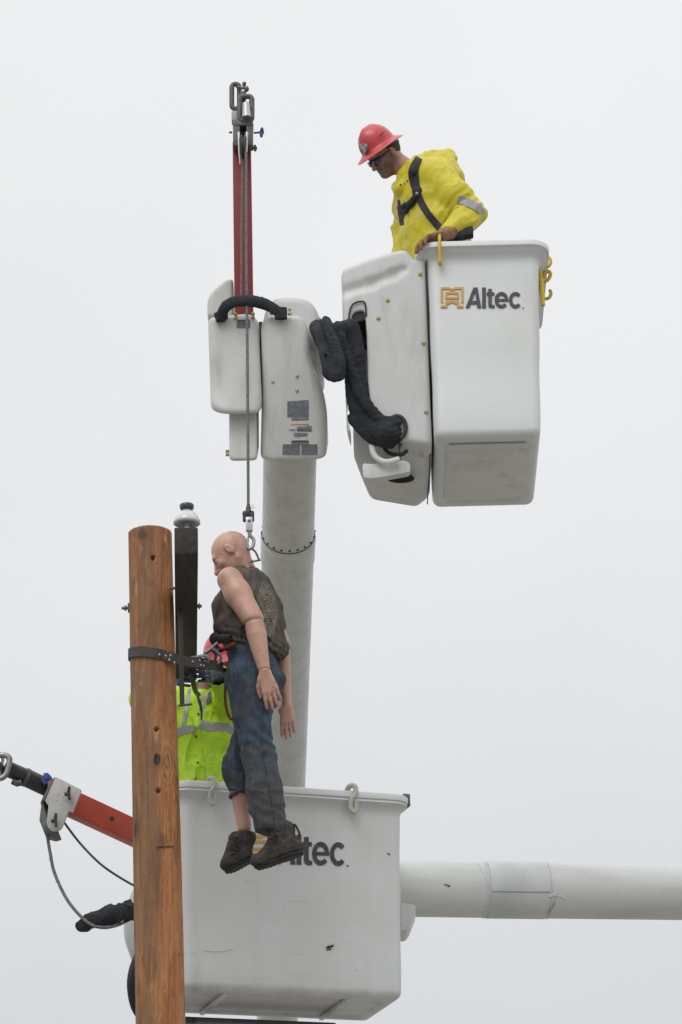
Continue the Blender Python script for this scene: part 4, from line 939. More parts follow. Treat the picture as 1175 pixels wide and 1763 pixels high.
# ================================================================== FIGURES
def rot(v, ax, a): return Matrix.Rotation(a, 3, V(ax).normalized()) @ V(v)
def head(F, c, f, u, rt, sc=1., ears=True, k=.02, hairy=0):
    """c centre of the skull, f face direction, u crown direction, rt lateral"""
    q = lambda a, b, d=0.: c + (f * a + u * b + rt * d) * sc
    ax = [f, rt, u]
    F.ell(q(-.012, .022), [x * sc for x in (.099, .076, .090)], ax, k)
    F.ell(q(.030, -.045), [x * sc for x in (.066, .060, .080)], ax, .03)
    F.ell(q(.070, -.098), [x * sc for x in (.024, .026, .018)], ax, .03)
    for sd_ in (-1, 1):
        F.cone(q(-.005, -.06, .052 * sd_), q(.060, -.100, .024 * sd_), .018 * sc, .015 * sc, .025)      # jaw
        F.ell(q(.066, -.028, .036 * sd_), [x * sc for x in (.022, .022, .020)], ax, .02)             # cheek
    F.cone(q(.080, .022, -.03), q(.080, .022, .03), .014 * sc, .014 * sc, .018)                       # brow
    for sd_ in (-1, 1): F.ell(q(.097, -.001, .031 * sd_), [x * sc for x in (.014, .019, .013)], ax, .012, 'sub')
    for sd_ in (-1, 1): F.ell(q(.078, -.002, .031 * sd_), [x * sc for x in (.014, .016, .011)], ax, .004)
    F.cone(q(.092, .008), q(.121, -.036), .008 * sc, .0125 * sc, .009)
    for sd_ in (-1, 1): F.ell(q(.100, -.038, .011 * sd_), [x * sc for x in (.010, .008, .008)], ax, .006)
    F.ell(q(.092, -.063), [x * sc for x in (.011, .024, .006)], ax, .006)
    F.ell(q(.090, -.074), [x * sc for x in (.011, .020, .007)], ax, .006)
    if ears:
        for sd_ in (-1, 1):
            F.ell(q(-.004, -.010, .080 * sd_), [x * sc for x in (.018, .009, .032)], [(f + u * -.15).normalized(), rt, u], .008)
            F.ell(q(.002, -.004, .090 * sd_), [x * sc for x in (.009, .006, .018)], ax, .006, 'sub')
def hand(F, w, d, s, n, L=.185, curl=.5, thumb=.6, k=.010, spread=.12):
    """w wrist, d towards the fingers, s towards the thumb, n out of the back of the hand"""
    d = V(d).normalized(); s = (V(s) - d * V(s).dot(d)).normalized(); n_ = d.cross(s); n = n_ if n_.dot(V(n)) > 0 else -n_
    pl = L * .53; kn = []
    for i, o in enumerate((.030, .010, -.011, -.030)):
        kp = w + d * (pl * (1 - .05 * abs(i - 1))) + s * o * L / .185; kn.append(kp)
        F.cone(w + d * .012 + s * o * .55, kp, .0165, .0125, .014)
    fl = (.40, .45, .42, .33)
    for i in range(4):
        a = spread * (1.5 - i) / 1.5; dd = rot(d, n, a if rot(d, n, a).dot(s) * (1.5 - i) > 0 else -a); p = kn[i]; r = .0098 * L / .185 * (1, 1.03, 1, .88)[i]
        ax = n.cross(dd)
        for j, sg in enumerate((.46, .30, .24)):
            aa = curl * (.35, .6, .4)[j] * (1 + .12 * i); e1 = rot(dd, ax, aa); e2 = rot(dd, ax, -aa); dd = e1 if e1.dot(n) < e2.dot(n) else e2
            e = p + dd * (L * fl[i] * sg); F.cone(p, e, r, r * .93, .003 if j else .006); p = e; r *= .94
    tb = w + d * (pl * .28) + s * .030; t1 = tb + (d * .55 + s * .75 * thumb - n * .25).normalized() * L * .20
    t2 = t1 + (d * .9 + s * .25 * thumb - n * .3).normalized() * L * .16; t3 = t2 + (d - n * .25).normalized() * L * .12
    F.cone(w + d * .02 + s * .015, tb, .017, .016, .014); F.cone(tb, t1, .0155, .0125, .008); F.cone(t1, t2, .0118, .0108, .004); F.cone(t2, t3, .0108, .0085, .003)
def folds(seed, amp, sc, st=(1, 1, 1), amp2=None):
    def fn(x, y, z):
        a = vnoise(x * sc * st[0] + 50, y * sc * st[1] + 50, z * sc * st[2] + 50, seed)
        wx = x + .03 * a
        r1 = 1 - np.abs(vnoise(wx * sc * 1.6 * st[0] + 31, y * sc * 1.6 * st[1] + 50, z * sc * 1.6 * st[2] + 17, seed + 1)) * 2
        r2 = vnoise(x * sc * 4 * st[0] + 11, y * sc * 4 * st[1] + 5, z * sc * 4 * st[2] + 7, seed + 2)
        return -(amp * r1 * .8 + amp * .6 * a) + (amp2 if amp2 is not None else amp * .25) * r2
    return fn

# ------------------------------------------------------------------ training mannequin on the hook
YM = 14.31
def D(px, py, dy=0.): return P(px, py, YM + dy)
man = thing('rescue_mannequin', 'limp training mannequin in dirty jeans and brown shirt hanging from the hook', 'mannequin', D(450, 1500))
yaw = R(20)
mf = V((-math.cos(yaw), math.sin(yaw), 0)); mr_ = V((math.sin(yaw), math.cos(yaw), 0))       # facing; his right side (away from us)
skin_layers = [dict(scale=9, lo=.35, hi=.7, col=(.50, .27, .20), amt=.5), dict(scale=70, lo=.67, hi=.71, col=(.10, .05, .04), amt=.75, detail=3),
               dict(scale=170, lo=.66, hi=.7, col=(.14, .07, .05), amt=.6, detail=2), dict(scale=5, lo=.45, hi=.72, col=(.33, .20, .155), amt=.45), dict(scale=22, lo=.58, hi=.72, col=(.20, .12, .09), amt=.4, detail=7), dict(scale=(30, 30, 8), lo=.6, hi=.68, col=(.68, .45, .36), amt=.4)]
skin = mat('mannequin_vinyl', (.60, .355, .27), .42, 0, skin_layers, bump=((120, .05, .002)))
hp = R(38); yh = R(8); mfh = V((-math.cos(yh), math.sin(yh), 0)); mrh = V((math.sin(yh), math.cos(yh), 0))
hf = (mfh * math.cos(hp) - V((0, 0, 1)) * math.sin(hp)).normalized(); hu = (mfh * math.sin(hp) + V((0, 0, 1)) * math.cos(hp)).normalized(); hr = mrh
hc_ = D(397.5, 953, .02)
# joints
neck0 = D(416, 968, .03); neck1 = D(424, 992, .05)
shN = D(396, 998, -.13); elN = D(437, 1069, -.20); wrN = D(455, 1153, -.22)
shF = D(446, 1012, .22); elF = D(484, 1108, .20); wrF = D(494, 1212, .18)
ch = D(424, 1045, .04); wa = D(430, 1095, .02); pe = D(437, 1140, .02)
hipN = D(426, 1165, -.07); knN = D(443, 1300, -.08); anN = D(476, 1434, -.10)
hipF = D(450, 1172, .09); knF = D(408, 1318, .05); anF = D(421, 1425, .05)
allp = [hc_ + V((0, 0, .1)), wrN, shF, elF, wrF, anF, anN, D(430, 1510), D(360, 1500)]
lo_, hi_ = bbox(allp, .13)
F = Field(lo_, hi_, .0052)
F.chain([neck0, neck1, D(424, 1012, .05)], [.058, .062, .075], .02)
def torso(F, g=0., k=.03):
    fl = (mr_, .72)
    F.chain([D(424, 1008, .04), ch, wa, pe], [.088 + g, .126 + g, .105 + g, .100 + g], k, flat=fl)
    F.cone(D(408, 1000, -.06), D(445, 1008, .17), .055 + g, .055 + g, k)
torso(F, -.012)
F.chain([shN, shN + (elN - shN) * .35, elN - (elN - shN) * .03], [.067, .066, .057], .03)
F.chain([elN + (wrN - elN) * .02, elN + (wrN - elN) * .3, wrN], [.050, .052, .031], .002)
F.chain([shF, elF], [.055, .048], .02); F.chain([elF + (wrF - elF) * .03, elF + (wrF - elF) * .3, wrF], [.044, .041, .025], .004)
de = (wrN - elN).normalized(); q0 = de.orthogonal().normalized(); q1 = de.cross(q0)
for i in range(20):
    t = 2 * math.pi * i / 20; t2 = t + 2 * math.pi / 20; F.cone(elN + (q0 * math.cos(t) + q1 * math.sin(t)) * .058 + de * .014, elN + (q0 * math.cos(t2) + q1 * math.sin(t2)) * .058 + de * .014, .0115, .0115, .001, op='sub')
hand(F, wrN + (wrN - elN).normalized() * .012, D(474, 1215, -.20) - wrN, V((-.8, 0, -.35)), V((0, -1, 0)), L=.205, curl=.35, thumb=.5, spread=.10)
hand(F, wrF + V((0, 0, -.008)), D(497, 1278, .18) - wrF, V((-1, 0, 0)), V((0.1, -1, 0)), L=.182, curl=.28, thumb=-.2, spread=.05)
for a, b, c_, r3 in ((hipN, knN, anN, (.080, .055, .040)), (hipF, knF, anF, (.080, .056, .036))):
    F.chain([a, b, c_], r3, .02); F.ell(b + (c_ - b) * .35 - mf * .015, (.046, .050, .11), [mf, mr_, V((0, 0, 1))], .03)
body = F
# wrist seam grooves
for w_, e_ in ((wrN, elN), (wrF, elF)):
    dd = (w_ - e_).normalized(); a0 = dd.orthogonal().normalized(); a1 = dd.cross(a0)
    pts = [w_ + dd * .004 + (a0 * math.cos(t) + a1 * math.sin(t)) * .028 for t in np.linspace(0, 2 * math.pi, 14)]
    for i in range(13): F.cone(pts[i], pts[i + 1], .003, .003, .002, op='sub')
body.mesh('body', skin, man)
F = Field(*bbox([hc_], .165), .0028); head(F, hc_, hf, hu, hr, 1.04)
F.cone(hc_ - hf * .03 - hu * .02, neck1, .060, .060, .03)
F.mesh('head', skin, man)
hairm = mat('painted_hair', (.20, .11, .08), .6)
for sd_ in (-1, 1): mk('eyebrow', *tube([hc_ + (hf * .090 + hu * .026 + hr * .018 * sd_) * .98, hc_ + (hf * .086 + hu * .031 + hr * .034 * sd_) * .98, hc_ + (hf * .072 + hu * .026 + hr * .050 * sd_) * .98], [.004, .005, .003], 8), hairm, man)
# face plate edge at the hairline
# shirt (sleeveless, hanging loose) ------------------------------------------------
shl = [dict(scale=12, lo=.35, hi=.7, col=(.115, .098, .078), amt=.8), dict(scale=(40, 40, 14), lo=.5, hi=.7, col=(.035, .03, .026), amt=.7)]
o_ = WL[man]
def relm(q): return tuple(V(q) - o_)
shl.append(dict(scale=(50, 50, 230), lo=.50, hi=.53, col=(.30, .255, .19), amt=.8, at=relm(D(462, 1040, -.10)), rad=.085, soft=.02, squash=(1.7, .5, .55), detail=3, wob=.03))
shirtm = mat('dirty_brown_shirt', (.075, .062, .050), .85, 0, shl, bump=[((300, 300, 300), .3, .001), ((40, 40, 20), .4, .006)])
F = Field(*bbox([D(350, 975, .4), D(520, 1135, -.35), D(505, 1060, .4)], .03), .0052)
torso(F, .010, .03)
F.chain([D(440, 1003, .0), D(452, 1040, .04), D(462, 1070, .05), D(470, 1112, .06)], [.050, .060, .058, .062], .04, flat=(mr_, .7))       # hanging back
F.cone(D(386, 1045, .02), D(392, 1075, .02), .060, .066, .05)                                                                         # belly side
F.chain([D(394, 1085, 0), D(412, 1106, 0)], [.060, .062], .04, flat=(mr_, .7))
F.chain([D(444, 1008, .2), D(462, 1045, .22), D(473, 1078, .22)], [.066, .066, .062], .03)                                            # far sleeve
F.cone(D(410, 1090, .01), D(472, 1117, .03), .062, .060, .03, flat=(mr_, .7)); F.cone(D(484, 1112, .16), D(485, 1116, .12), .036, .04, .02)
F.disp(folds(40, .006, 11, (1.2, 1.2, .28), .0025)); F.disp(creases(44, .008, 15, (1.3, 1.3, .4), 5, .03))
F.disp(lambda x, y, z: .004 * np.sin((z * 1.6 + x * .9) * 90 + 5 * vnoise(x * 9 + 5, y * 9 + 5, z * 9 + 5, 77)) * np.clip((D(430, 1085).z - z) * 12, 0, 1))
# arm hole, neckline, hem
F.chain([D(372, 985, -.20), shN - V((0, .05, 0)), D(410, 1035, -.24)], [.060, .072, .058], .006) if False else None
F.cone(D(382, 985, -.17), D(404, 1018, -.20), .062, .056, .008, op='sub'); F.cone(D(404, 1018, -.2), D(424, 1050, -.24), .052, .046, .008, op='sub')
F.cone(D(412, 960, .0), D(414, 975, .03), .070, .066, .006, op='sub')
hm1 = D(385, 1104, -.1); hm2 = D(495, 1124, -.1); hd = (hm2 - hm1).normalized(); F.clip(hm1, V((0, 0, -1)) + V((hd.z, 0, 0)) * 1.0, k=.008)
F.mesh('shirt', shirtm, man)
# jeans -----------------------------------------------------------------------------
jl_ = [dict(scale=14, lo=.35, hi=.65, col=(.030, .050, .078), amt=.85), dict(scale=(40, 40, 6), lo=.5, hi=.72, col=(.11, .145, .19), amt=.5, dist=.6), dict(scale=9, lo=.42, hi=.68, col=(.055, .055, .058), amt=.35, off=9, detail=7),
       dict(scale=(30, 30, 12), lo=.48, hi=.62, col=(.035, .032, .03), amt=.55, off=4),
       dict(at=relm(D(450, 1345, -.15)), rad=.09, soft=.09, squash=(1.4, .8, .70), wob=.16, wobs=18, col=(.070, .066, .060), amt=.88, scale=20, lo=.28, hi=.60),
       dict(at=relm(D(470, 1400, -.15)), rad=.06, soft=.08, squash=(1.1, .8, .8), wob=.1, wobs=22, col=(.066, .062, .056), amt=.85, scale=30, lo=.28, hi=.55),
       dict(at=relm(D(430, 1215, -.2)), rad=.05, soft=.09, squash=(1., .8, .8), wob=.1, wobs=22, col=(.07, .058, .046), amt=.7, scale=26, lo=.4, hi=.65),
       dict(at=relm(D(405, 1340, 0)), rad=.04, soft=.06, squash=(1., .8, .8), wob=.1, wobs=22, col=(.06, .048, .042), amt=.6, scale=26, lo=.4, hi=.65)]
jeanm = mat('muddy_denim', (.058, .098, .145), .85, 0, jl_, bump=[((350, 350, 350), .3, .001), ((45, 45, 30), .4, .006)])
F = Field(*bbox([D(375, 1090, -.25), D(505, 1445, -.2), D(500, 1200, .3), D(395, 1390, .1)], .04), .0052)
F.chain([D(431, 1112, .02), D(438, 1150, .02)], [.118, .122], .02, flat=(mr_, .80))
F.ell(D(456, 1172, .03), (.082, .14, .10), [mf, mr_, V((0, 0, 1))], .04)
F.chain([D(426, 1170, -.07), D(434, 1235, -.09), D(446, 1300, -.09), D(456, 1360, -.10), D(468, 1428, -.10)], [.112, .094, .085, .089, .082], .02)
F.chain([D(455, 1172, .09), D(436, 1245, .06), D(409, 1318, .04)], [.105, .085, .066], .02)
F.chain([D(409, 1312, .04), D(413, 1345, .04), D(416, 1368, .04)], [.068, .058, .058], .02)
F.cone(D(400, 1328, .03), D(398, 1336, .03), .05, .045, .03); F.cone(D(480, 1165, .08), D(481, 1170, .05), .03, .03, .03)
F.disp(folds(60, .0065, 7, (1, 1, .8), .0020)); F.disp(creases(64, .0065, 9, (.8, .8, 1.5), 6, .05)); F.disp(creases(67, .003, 20, (1, 1, 1.2), 5, .03))
def diag(x, y, z):
    zk = (z - D(440, 1290).z); a = np.exp(-(zk / .16) ** 2) + .8 * np.exp(-((z - D(460, 1420).z) / .07) ** 2)
    return .0035 * np.sin((z * 1.0 + x * .8 + .045 * vnoise(x * 9 + 3, y * 9 + 3, z * 9 + 3, 88)) * 85) * a
F.disp(diag)
F.clip(D(455, 1433, -.1), V((-.14, 0, -1)), k=.004)
q = D(414, 1368, .04)
X, Y, Z = F.grid(tuple(slice(0, len(a)) for a in F.ax))                      # far cuff is rolled up higher: cut only that leg
cut = np.maximum(np.maximum((q.z - Z) - (X - q.x) * .35, 0 * Z - 1), (X - D(433, 1390, .0).x) * -1 * 0 - 1)
far = (Y > YM - .035 + (X - q.x) * .25)
F.F = np.where(far, np.maximum(F.F, (q.z - Z) - (X - q.x) * .35), F.F).astype(np.float32)
del X, Y, Z, cut, far
jn_ = F.mesh('jeans', jeanm, man, relax=2)
stm = mat('denim_stitching', (.03, .045, .065), .85)
strip(F, [(458, 1128), (462, 1160), (458, 1200), (452, 1240), (452, 1290), (462, 1350), (474, 1420)], 1.6, 'side_seam', stm, jn_, YM - .1, off=.005)
strip(F, [(446, 1424), (462, 1428), (478, 1427), (492, 1422)], 1.3, 'hem_seam', stm, jn_, YM - .1, off=.004)
def ringpts(c, a, b, ra, rb, n=22): return [c + a * ra * math.cos(t) + b * rb * math.sin(t) for t in np.linspace(0, 2 * math.pi, n + 1)[:-1]]
cu = D(415, 1366, .04); mk('rolled_cuff', *tube([p + V((0, 0, .004 * math.sin(i * 2.1))) for i, p in enumerate(ringpts(cu, V((1, 0, .30)), V((0, 1, 0)), .052, .056))], .0115, 10, closed=True), jeanm, man)
cu = D(469, 1427, -.10); mk('hem', *tube(ringpts(cu, V((1, 0, .14)), V((0, 1, 0)), .0745, .0745, 30), .005, 8, closed=True), jeanm, jn_)
mk('seam', *tube([D(432, 1140, -.205), D(438, 1200, -.2), D(436, 1240, -.19)], .003, 6), jeanm, jn_) if False else None
# belt, strap and buckles
F = Field(*bbox([D(372, 1085, -.2), D(425, 1130, .1)], .04), .005)
F.cone(D(378, 1122, -.10), D(402, 1110, -.14), .012, .014, .008); F.cone(D(370, 1112, -.02), D(380, 1120, -.09), .012, .012, .008)
F.disp(folds(71, .002, 40)); redw = mat('faded_red_webbing', (.16, .022, .018), .8, 0, [dict(scale=30, lo=.4, hi=.7, col=(.12, .03, .025), amt=.7)], bump=((200, .4, .002)))
bl = F.mesh('belt', redw, man)
F = Field(*bbox([D(366, 1095, -.1), D(382, 1110, .0)], .06), .005)
F.ell(D(371, 1100, -.06), (.030, .03, .034), None, .01); F.cone(D(380, 1100, -.10), D(408, 1098, -.16), .024, .018, .015); F.disp(folds(73, .003, 30)); F.mesh('belt_pouch', blackcloth, man)
mk('waist_strap', *tube(spline([D(390, 1160, -.05), D(388, 1190, -.08), D(389, 1215, -.10), D(396, 1236, -.12), D(404, 1238, -.13)], 6), .007, 8), mat('maroon_webbing', (.10, .015, .025), .8), man)
mk('harness_ring', *tube([D(432, 965, .02), D(433, 985, .02)], .013, 10), oldsteel, man)
# boots
bootm = mat('muddy_leather', (.034, .029, .026), .75, 0, [dict(scale=24, lo=.4, hi=.65, col=(.075, .063, .053), amt=.75, detail=8), dict(scale=60, lo=.5, hi=.7, col=(.025, .022, .02), amt=.7)], bump=[((70, 70, 70), .5, .004)])
solem = mat('dark_boot_sole', (.02, .02, .02), .7, 0, [dict(scale=40, lo=.4, hi=.7, col=(.05, .045, .04), amt=.6)])
def boot(an, heel, ball, toe, dy, name='boot', top=.05):
    pts = [an, heel, ball, toe]; F = Field(*bbox([D(*p, dy) for p in pts], .09), .0045)
    a, h, b, t = [D(*p, dy) for p in pts]; fw = (t - h).normalized(); dn = (V((0, 0, -1)) - fw * fw.dot(V((0, 0, -1)))).normalized()
    F.cone(a, a + (h - a) * .55 + fw * .03, .066, .058, .02); F.cone(h, h + fw * .06, .044, .048, .03); F.cone(h + fw * .05, b, .05, .042, .03, flat=(dn, 1.05)); F.cone(b, t, .045, .038, .02)
    F.cone(a + (b - a) * .2, b, .05, .036, .03)
    F.disp(folds(int(90 + an[0]), .0035, 18)); F.disp(creases(int(an[0]), .004, 20, (1, 1, 1), 6, .03)); F.clip(a - (h - a).normalized() * top, -(h - a) , k=.008)
    G2 = Field(F.ax[0][[0]].tolist() + F.ax[1][[0]].tolist() + F.ax[2][[0]].tolist(), [F.ax[0][-1], F.ax[1][-1], F.ax[2][-1]], F.h); G2.F = F.F[:len(G2.ax[0]), :len(G2.ax[1]), :len(G2.ax[2])] - .004; G2.ax = [a_[:G2.F.shape[i_]] for i_, a_ in enumerate(G2.ax)]
    F.clip(h + dn * .030, dn, k=.010)
    o = F.mesh(name, bootm, man)
    G2.cone(h + dn * .035, h + fw * .03 + dn * .035, .036, .036, .01); G2.cone(b + dn * .026, t + dn * .026 - fw * .01, .034, .030, .02)
    G2.clip(h + dn * .046, dn, k=.006); G2.clip(h + dn * .028, -dn, k=.003)
    G2.disp(lambda x, y, z: .0015 * np.sin((x * fw.x + z * fw.z) * 300)); G2.mesh('sole', solem, o)
    lf_ = [a + (b - a) * s_ + V((0, -.068 + .006 * s_, 0)) - dn * .0 + fw * .035 * (1 - s_) for s_ in (.0, .2, .4, .6, .8)]
    for i, p in enumerate(lf_): mk('lace', *tube(spline([p - V((.02, -.004, 0)), p + V((0, -.002, .006)), p + V((.022, .004, -.004))], 4), .0028, 6), solem, o)
    mk('lace', *tube(spline([lf_[0], lf_[0] + V((-.02, -.005, -.03)), lf_[1] + V((-.03, -.004, -.03)), lf_[2] + V((-.01, -.003, -.01))], 5), .0025, 6), solem, o)
    return o
bo = boot((486, 1432), (508, 1460), (462, 1476), (445, 1482), -.12)
mk('pull_loop', *tube(spline([D(503, 1424, -.13), D(508, 1420, -.14), D(514, 1430, -.14), D(517, 1438, -.14)], 5), .006, 8), solem, bo)
bo = boot((418, 1444), (420, 1474), (404, 1484), (392, 1488), .02, top=.030)

# ---- positioning strap round the pole to the mannequin's belt
beltm = mat('worn_leather_strap', (.055, .046, .040), .7, 0, [dict(scale=30, lo=.4, hi=.7, col=(.09, .078, .066), amt=.7)], bump=((90, .3, .002)))
st = thing('pole_strap', 'riveted brown positioning strap wrapped round the pole and clipped to the mannequin', 'strap', D(385, 1150, -.1))
def wrap(px, py, out=.006): return on_pole(px, py, out)
zc = P(221, 1127, 14).z; cc = pole_c(zc); rr0 = pole_r(zc)
pathp = []
for a in np.linspace(120, 300, 26):                            # round the back, left side and front of the pole
    c = pole_c(zc); t = R(a + 0); q = c + V((math.cos(t), math.sin(t), 0)) * (rr0 + .007)
    frac = (a - 180) / 120.; q.z = zc - max(0, frac) * .045; pathp.append(q)
pathp += [P(318, 1138, 13.93), P(345, 1141, 14.02), P(372, 1146, 14.14), P(384, 1148, 14.22)]
v = []; f = []
pp = spline(pathp, 3); n = len(pp); hw_ = .0265; th_ = .0035
for i, p in enumerate(pp):
    t = (pp[min(i + 1, n - 1)] - pp[max(i - 1, 0)]).normalized(); up = (V((0, 0, 1)) - t * t.z).normalized(); nn = t.cross(up)
    v += [p + up * hw_ - nn * th_, p + up * hw_ + nn * th_, p - up * hw_ + nn * th_, p - up * hw_ - nn * th_]
for i in range(n - 1):
    for k in range(4): f.append((i * 4 + k, i * 4 + (k + 1) % 4, (i + 1) * 4 + (k + 1) % 4, (i + 1) * 4 + k))
f += [(0, 1, 2, 3), (4 * n - 4, 4 * n - 3, 4 * n - 2, 4 * n - 1)]
mk('strap_band', v, f, beltm, st, bevel=0)
rme = None
for px, py, Y in ((275, 1127, 0), (286, 1129.5, 0), (294, 1128.5, 13.895), (292, 1136, 13.895), (301, 1141, 13.90), (315, 1131, 13.922), (332, 1139, 13.97), (344, 1137, 14.01), (353, 1138, 14.05), (346, 1145, 14.02), (351, 1146, 14.04)):
    p = on_pole(px, py, .017) if not Y else P(px, py, Y - .008)
    o = mk('rivet', *lathe(p, [(.0055, -.003), (.0055, .001), (.003, .003), (.0003, .0035)], 10, (CAM - p)), bright, st)
# snap hook
mk('snap_hook', *tube(spline([P(322, 1132, 13.99), P(338, 1131, 14.0), P(352, 1129, 14.02), P(360, 1134, 14.04), P(357, 1140, 14.05)], 5), [.003, .008, .010, .010, .006], 10), steel, st)
mk('snap_hook', *tube(spline([P(352, 1124, 14.06), P(362, 1117, 14.08), P(374, 1107, 14.12)], 5), .007, 8), steel, st)
mk('d_ring', *tube(spline([P(362, 1115, 14.1), P(372, 1120, 14.12), P(381, 1132, 14.15), P(376, 1141, 14.16), P(366, 1146, 14.14)], 5), .008, 8), steel, st)
mk('d_ring', *tube(spline([P(350, 1130, 14.1), P(358, 1122, 14.12), P(366, 1120, 14.14), P(372, 1128, 14.15), P(370, 1138, 14.15)], 5), .008, 8), dark, st)

# ------------------------------------------------------------------ hard hat
def hardhat(parent, c, f, u, rt, mt, sc=1., name='hard_hat'):
    """full brim hat: c centre of the brim plane"""
    prof = [(.082, -.010, 0), (.120, -.004, 0), (1.0, 0, 1)]
    rings = []; n = 56
    A, B = .118 * sc, .094 * sc                                     # dome half length / width
    for (ex, h) in ((-.012, -.004), (.020, -.010), (.046, -.016), (.050, -.013), (.046, -.009), (.022, .000), (.006, .008), (0, .018), (-.002, .035), (-.007, .058), (-.017, .082), (-.032, .104), (-.052, .122), (-.075, .134), (-.092, .138)):
        rg = []
        for k in range(n):
            t = 2 * math.pi * k / n; ct, st_ = math.cos(t), math.sin(t)
            bx = 1 + .12 * max(0, ct) ** 2 * (ex > .03)
            a = (A + ex * sc * bx) * ct; b = (B + ex * sc) * st_ if ex > -.09 else (B + ex * sc) * st_
            hh = h * sc
            if h > .03:
                for b0_, am in ((0, .0065), (.032 * sc, .004), (-.032 * sc, .004)): hh += am * math.exp(-((b - b0_) / .009) ** 2) * min(1, (h - .03) / .03)
            if h < 0: hh -= .008 * ct * ct * sc
            rg.append(c + f * a + rt * b + u * hh)
        rings.append(rg)
    v, f_ = loft(rings, False, True)
    v2 = [q for q in v[:n]]; nn = len(v)
    inn = [c + (q - c) * .95 + u * .05 for q in v2]; inn2 = [c + (q - c) * .6 + u * .11 for q in v2]
    v += inn + inn2
    for k in range(n):
        f_.append((k, (k + 1) % n, nn + (k + 1) % n, nn + k)); f_.append((nn + k, nn + (k + 1) % n, nn + n + (k + 1) % n, nn + n + k))
    f_.append(tuple(range(nn + n, nn + 2 * n)))
    return mk(name, v, f_, mt, parent, sharp=75)
def glove_cloth(seed): return folds(seed, .0025, 34)

# ------------------------------------------------------------------ worker in the upper bucket
YU = 14.82
def E(px, py, dy=0.): return P(px, py, YU + dy)
pu = thing('person', 'worker in yellow rain jacket, pink red hard hat and sunglasses leaning in the upper bucket', 'person', bf(.20, .42, .06))
ytop = R(25)
uf = V((-math.cos(ytop), -math.sin(ytop), 0)); ul = V((math.sin(ytop), -math.cos(ytop), 0))        # facing; his left (our side)
a = R(42); hfu = (uf * math.cos(a) - V((0, 0, 1)) * math.sin(a)).normalized(); huu = (uf * math.sin(a) + V((0, 0, 1)) * math.cos(a)).normalized(); hru = ul
tiltr = R(-12); hru = rot(ul, hfu, 0); 
def roll_(v): return rot(v, hfu, R(10))
r1_ = rot(huu, hfu, R(10)); r2_ = rot(huu, hfu, R(-10)); sgn_ = 1 if r1_.y < r2_.y else -1
huu = rot(huu, hfu, R(10) * sgn_); hru = rot(ul, hfu, R(10) * sgn_)
tan = [dict(scale=12, lo=.35, hi=.7, col=(.27, .125, .085), amt=.5)]
hcu = E(662, 266, 0)
skl = list(tan)
ou_ = WL[pu]
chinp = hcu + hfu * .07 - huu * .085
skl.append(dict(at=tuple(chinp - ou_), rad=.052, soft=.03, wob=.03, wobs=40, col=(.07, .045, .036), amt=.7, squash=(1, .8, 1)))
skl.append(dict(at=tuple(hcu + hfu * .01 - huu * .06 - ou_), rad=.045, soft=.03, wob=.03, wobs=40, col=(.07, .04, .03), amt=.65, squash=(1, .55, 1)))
uskin = mat('tanned_skin', (.52, .29, .21), .5, 0, skl, bump=((150, .08, .002)))
shL = E(758, 310, -.17); elL = E(811, 368, -.20); haL = E(762, 401, -.36)
shR = E(703, 315, .20); elR = E(690, 385, .22); haR = E(688, 440, .10)
F = Field(*bbox([E(630, 215, .3), E(835, 470, -.45), E(700, 900, .2)], .05), .006)
F.cone(hcu - hfu * .03 - huu * .04, E(712, 300, .0), .056, .062, .02)
F.chain([E(715, 315, 0), E(735, 370, 0), E(748, 430, .02), E(745, 480, .05)], [.10, .11, .105, .11], .03, flat=(ul, .75))
F.cone(shL, shR, .05, .05, .03); F.chain([shL, elL], [.045, .04], .02); F.chain([elL, haL], [.038, .028], .02); F.chain([shR, elR, haR], [.045, .04, .03], .02)
for s_ in (-1, 1): F.chain([E(745, 480, .05) + ul * .08 * s_, bf(.30, .42, .50) + ul * .10 * s_, bf(.32, .42, .10) + ul * .12 * s_, bf(.26, .42, .10) + ul * .12 * s_], [.085, .06, .045, .04], .02)
F.mesh('body', uskin, pu)
F = Field(*bbox([hcu], .165), .003); head(F, hcu, hfu, huu, hru, 1.0); F.cone(hcu - hfu * .03 - huu * .04, E(706, 296, 0), .056, .060, .03); F.mesh('head', uskin, pu)
hairu = mat('short_dark_hair', (.035, .028, .024), .85, 0, [dict(scale=200, lo=.4, hi=.6, col=(.10, .085, .075), amt=.5)])
F = Field(*bbox([hcu], .14), .0035); F.ell(hcu + hfu * -.020 + huu * .018, (.100, .081, .088), [hfu, hru, huu], .01)
F.clip(hcu + huu * .004, -(huu * .9 - hfu * -.35).normalized() if False else (-(huu + hfu * -.9)).normalized(), k=.01); F.clip(hcu + hfu * .06, hfu, k=.01); F.mesh('hair', hairu, pu)
helm = mat('pink_red_shell', (.62, .055, .065), .32, 0, [dict(scale=5, lo=.4, hi=.7, col=(.55, .05, .06), amt=.6),
      dict(scale=90, lo=.63, hi=.7, col=(.3, .04, .05), amt=.6, detail=8)], coat=.2)
cbr = hcu + huu * .052 + hfu * .004
hh = hardhat(pu, cbr, hfu, huu, hru, helm, .98)
stk = mat('pale_sticker', (.42, .38, .38), .5, 0, [dict(scale=60, lo=.45, hi=.55, col=(.14, .10, .11), amt=.8, detail=2)])
pst = cbr + hfu * .121 + huu * .045
for (pc, nn_, rad_, mt2, nm) in ((cbr + hfu * .118 + huu * .048 + hru * .02, (hfu * .93 + huu * .33 + hru * .25), .030, stk, 'front_sticker'),):
    mk(nm, *lathe(pc + nn_.normalized() * -.001, [(rad_, -.012), (rad_, .0), (rad_ * .8, .002), (.001, .003)], 24, nn_), mt2, hh)
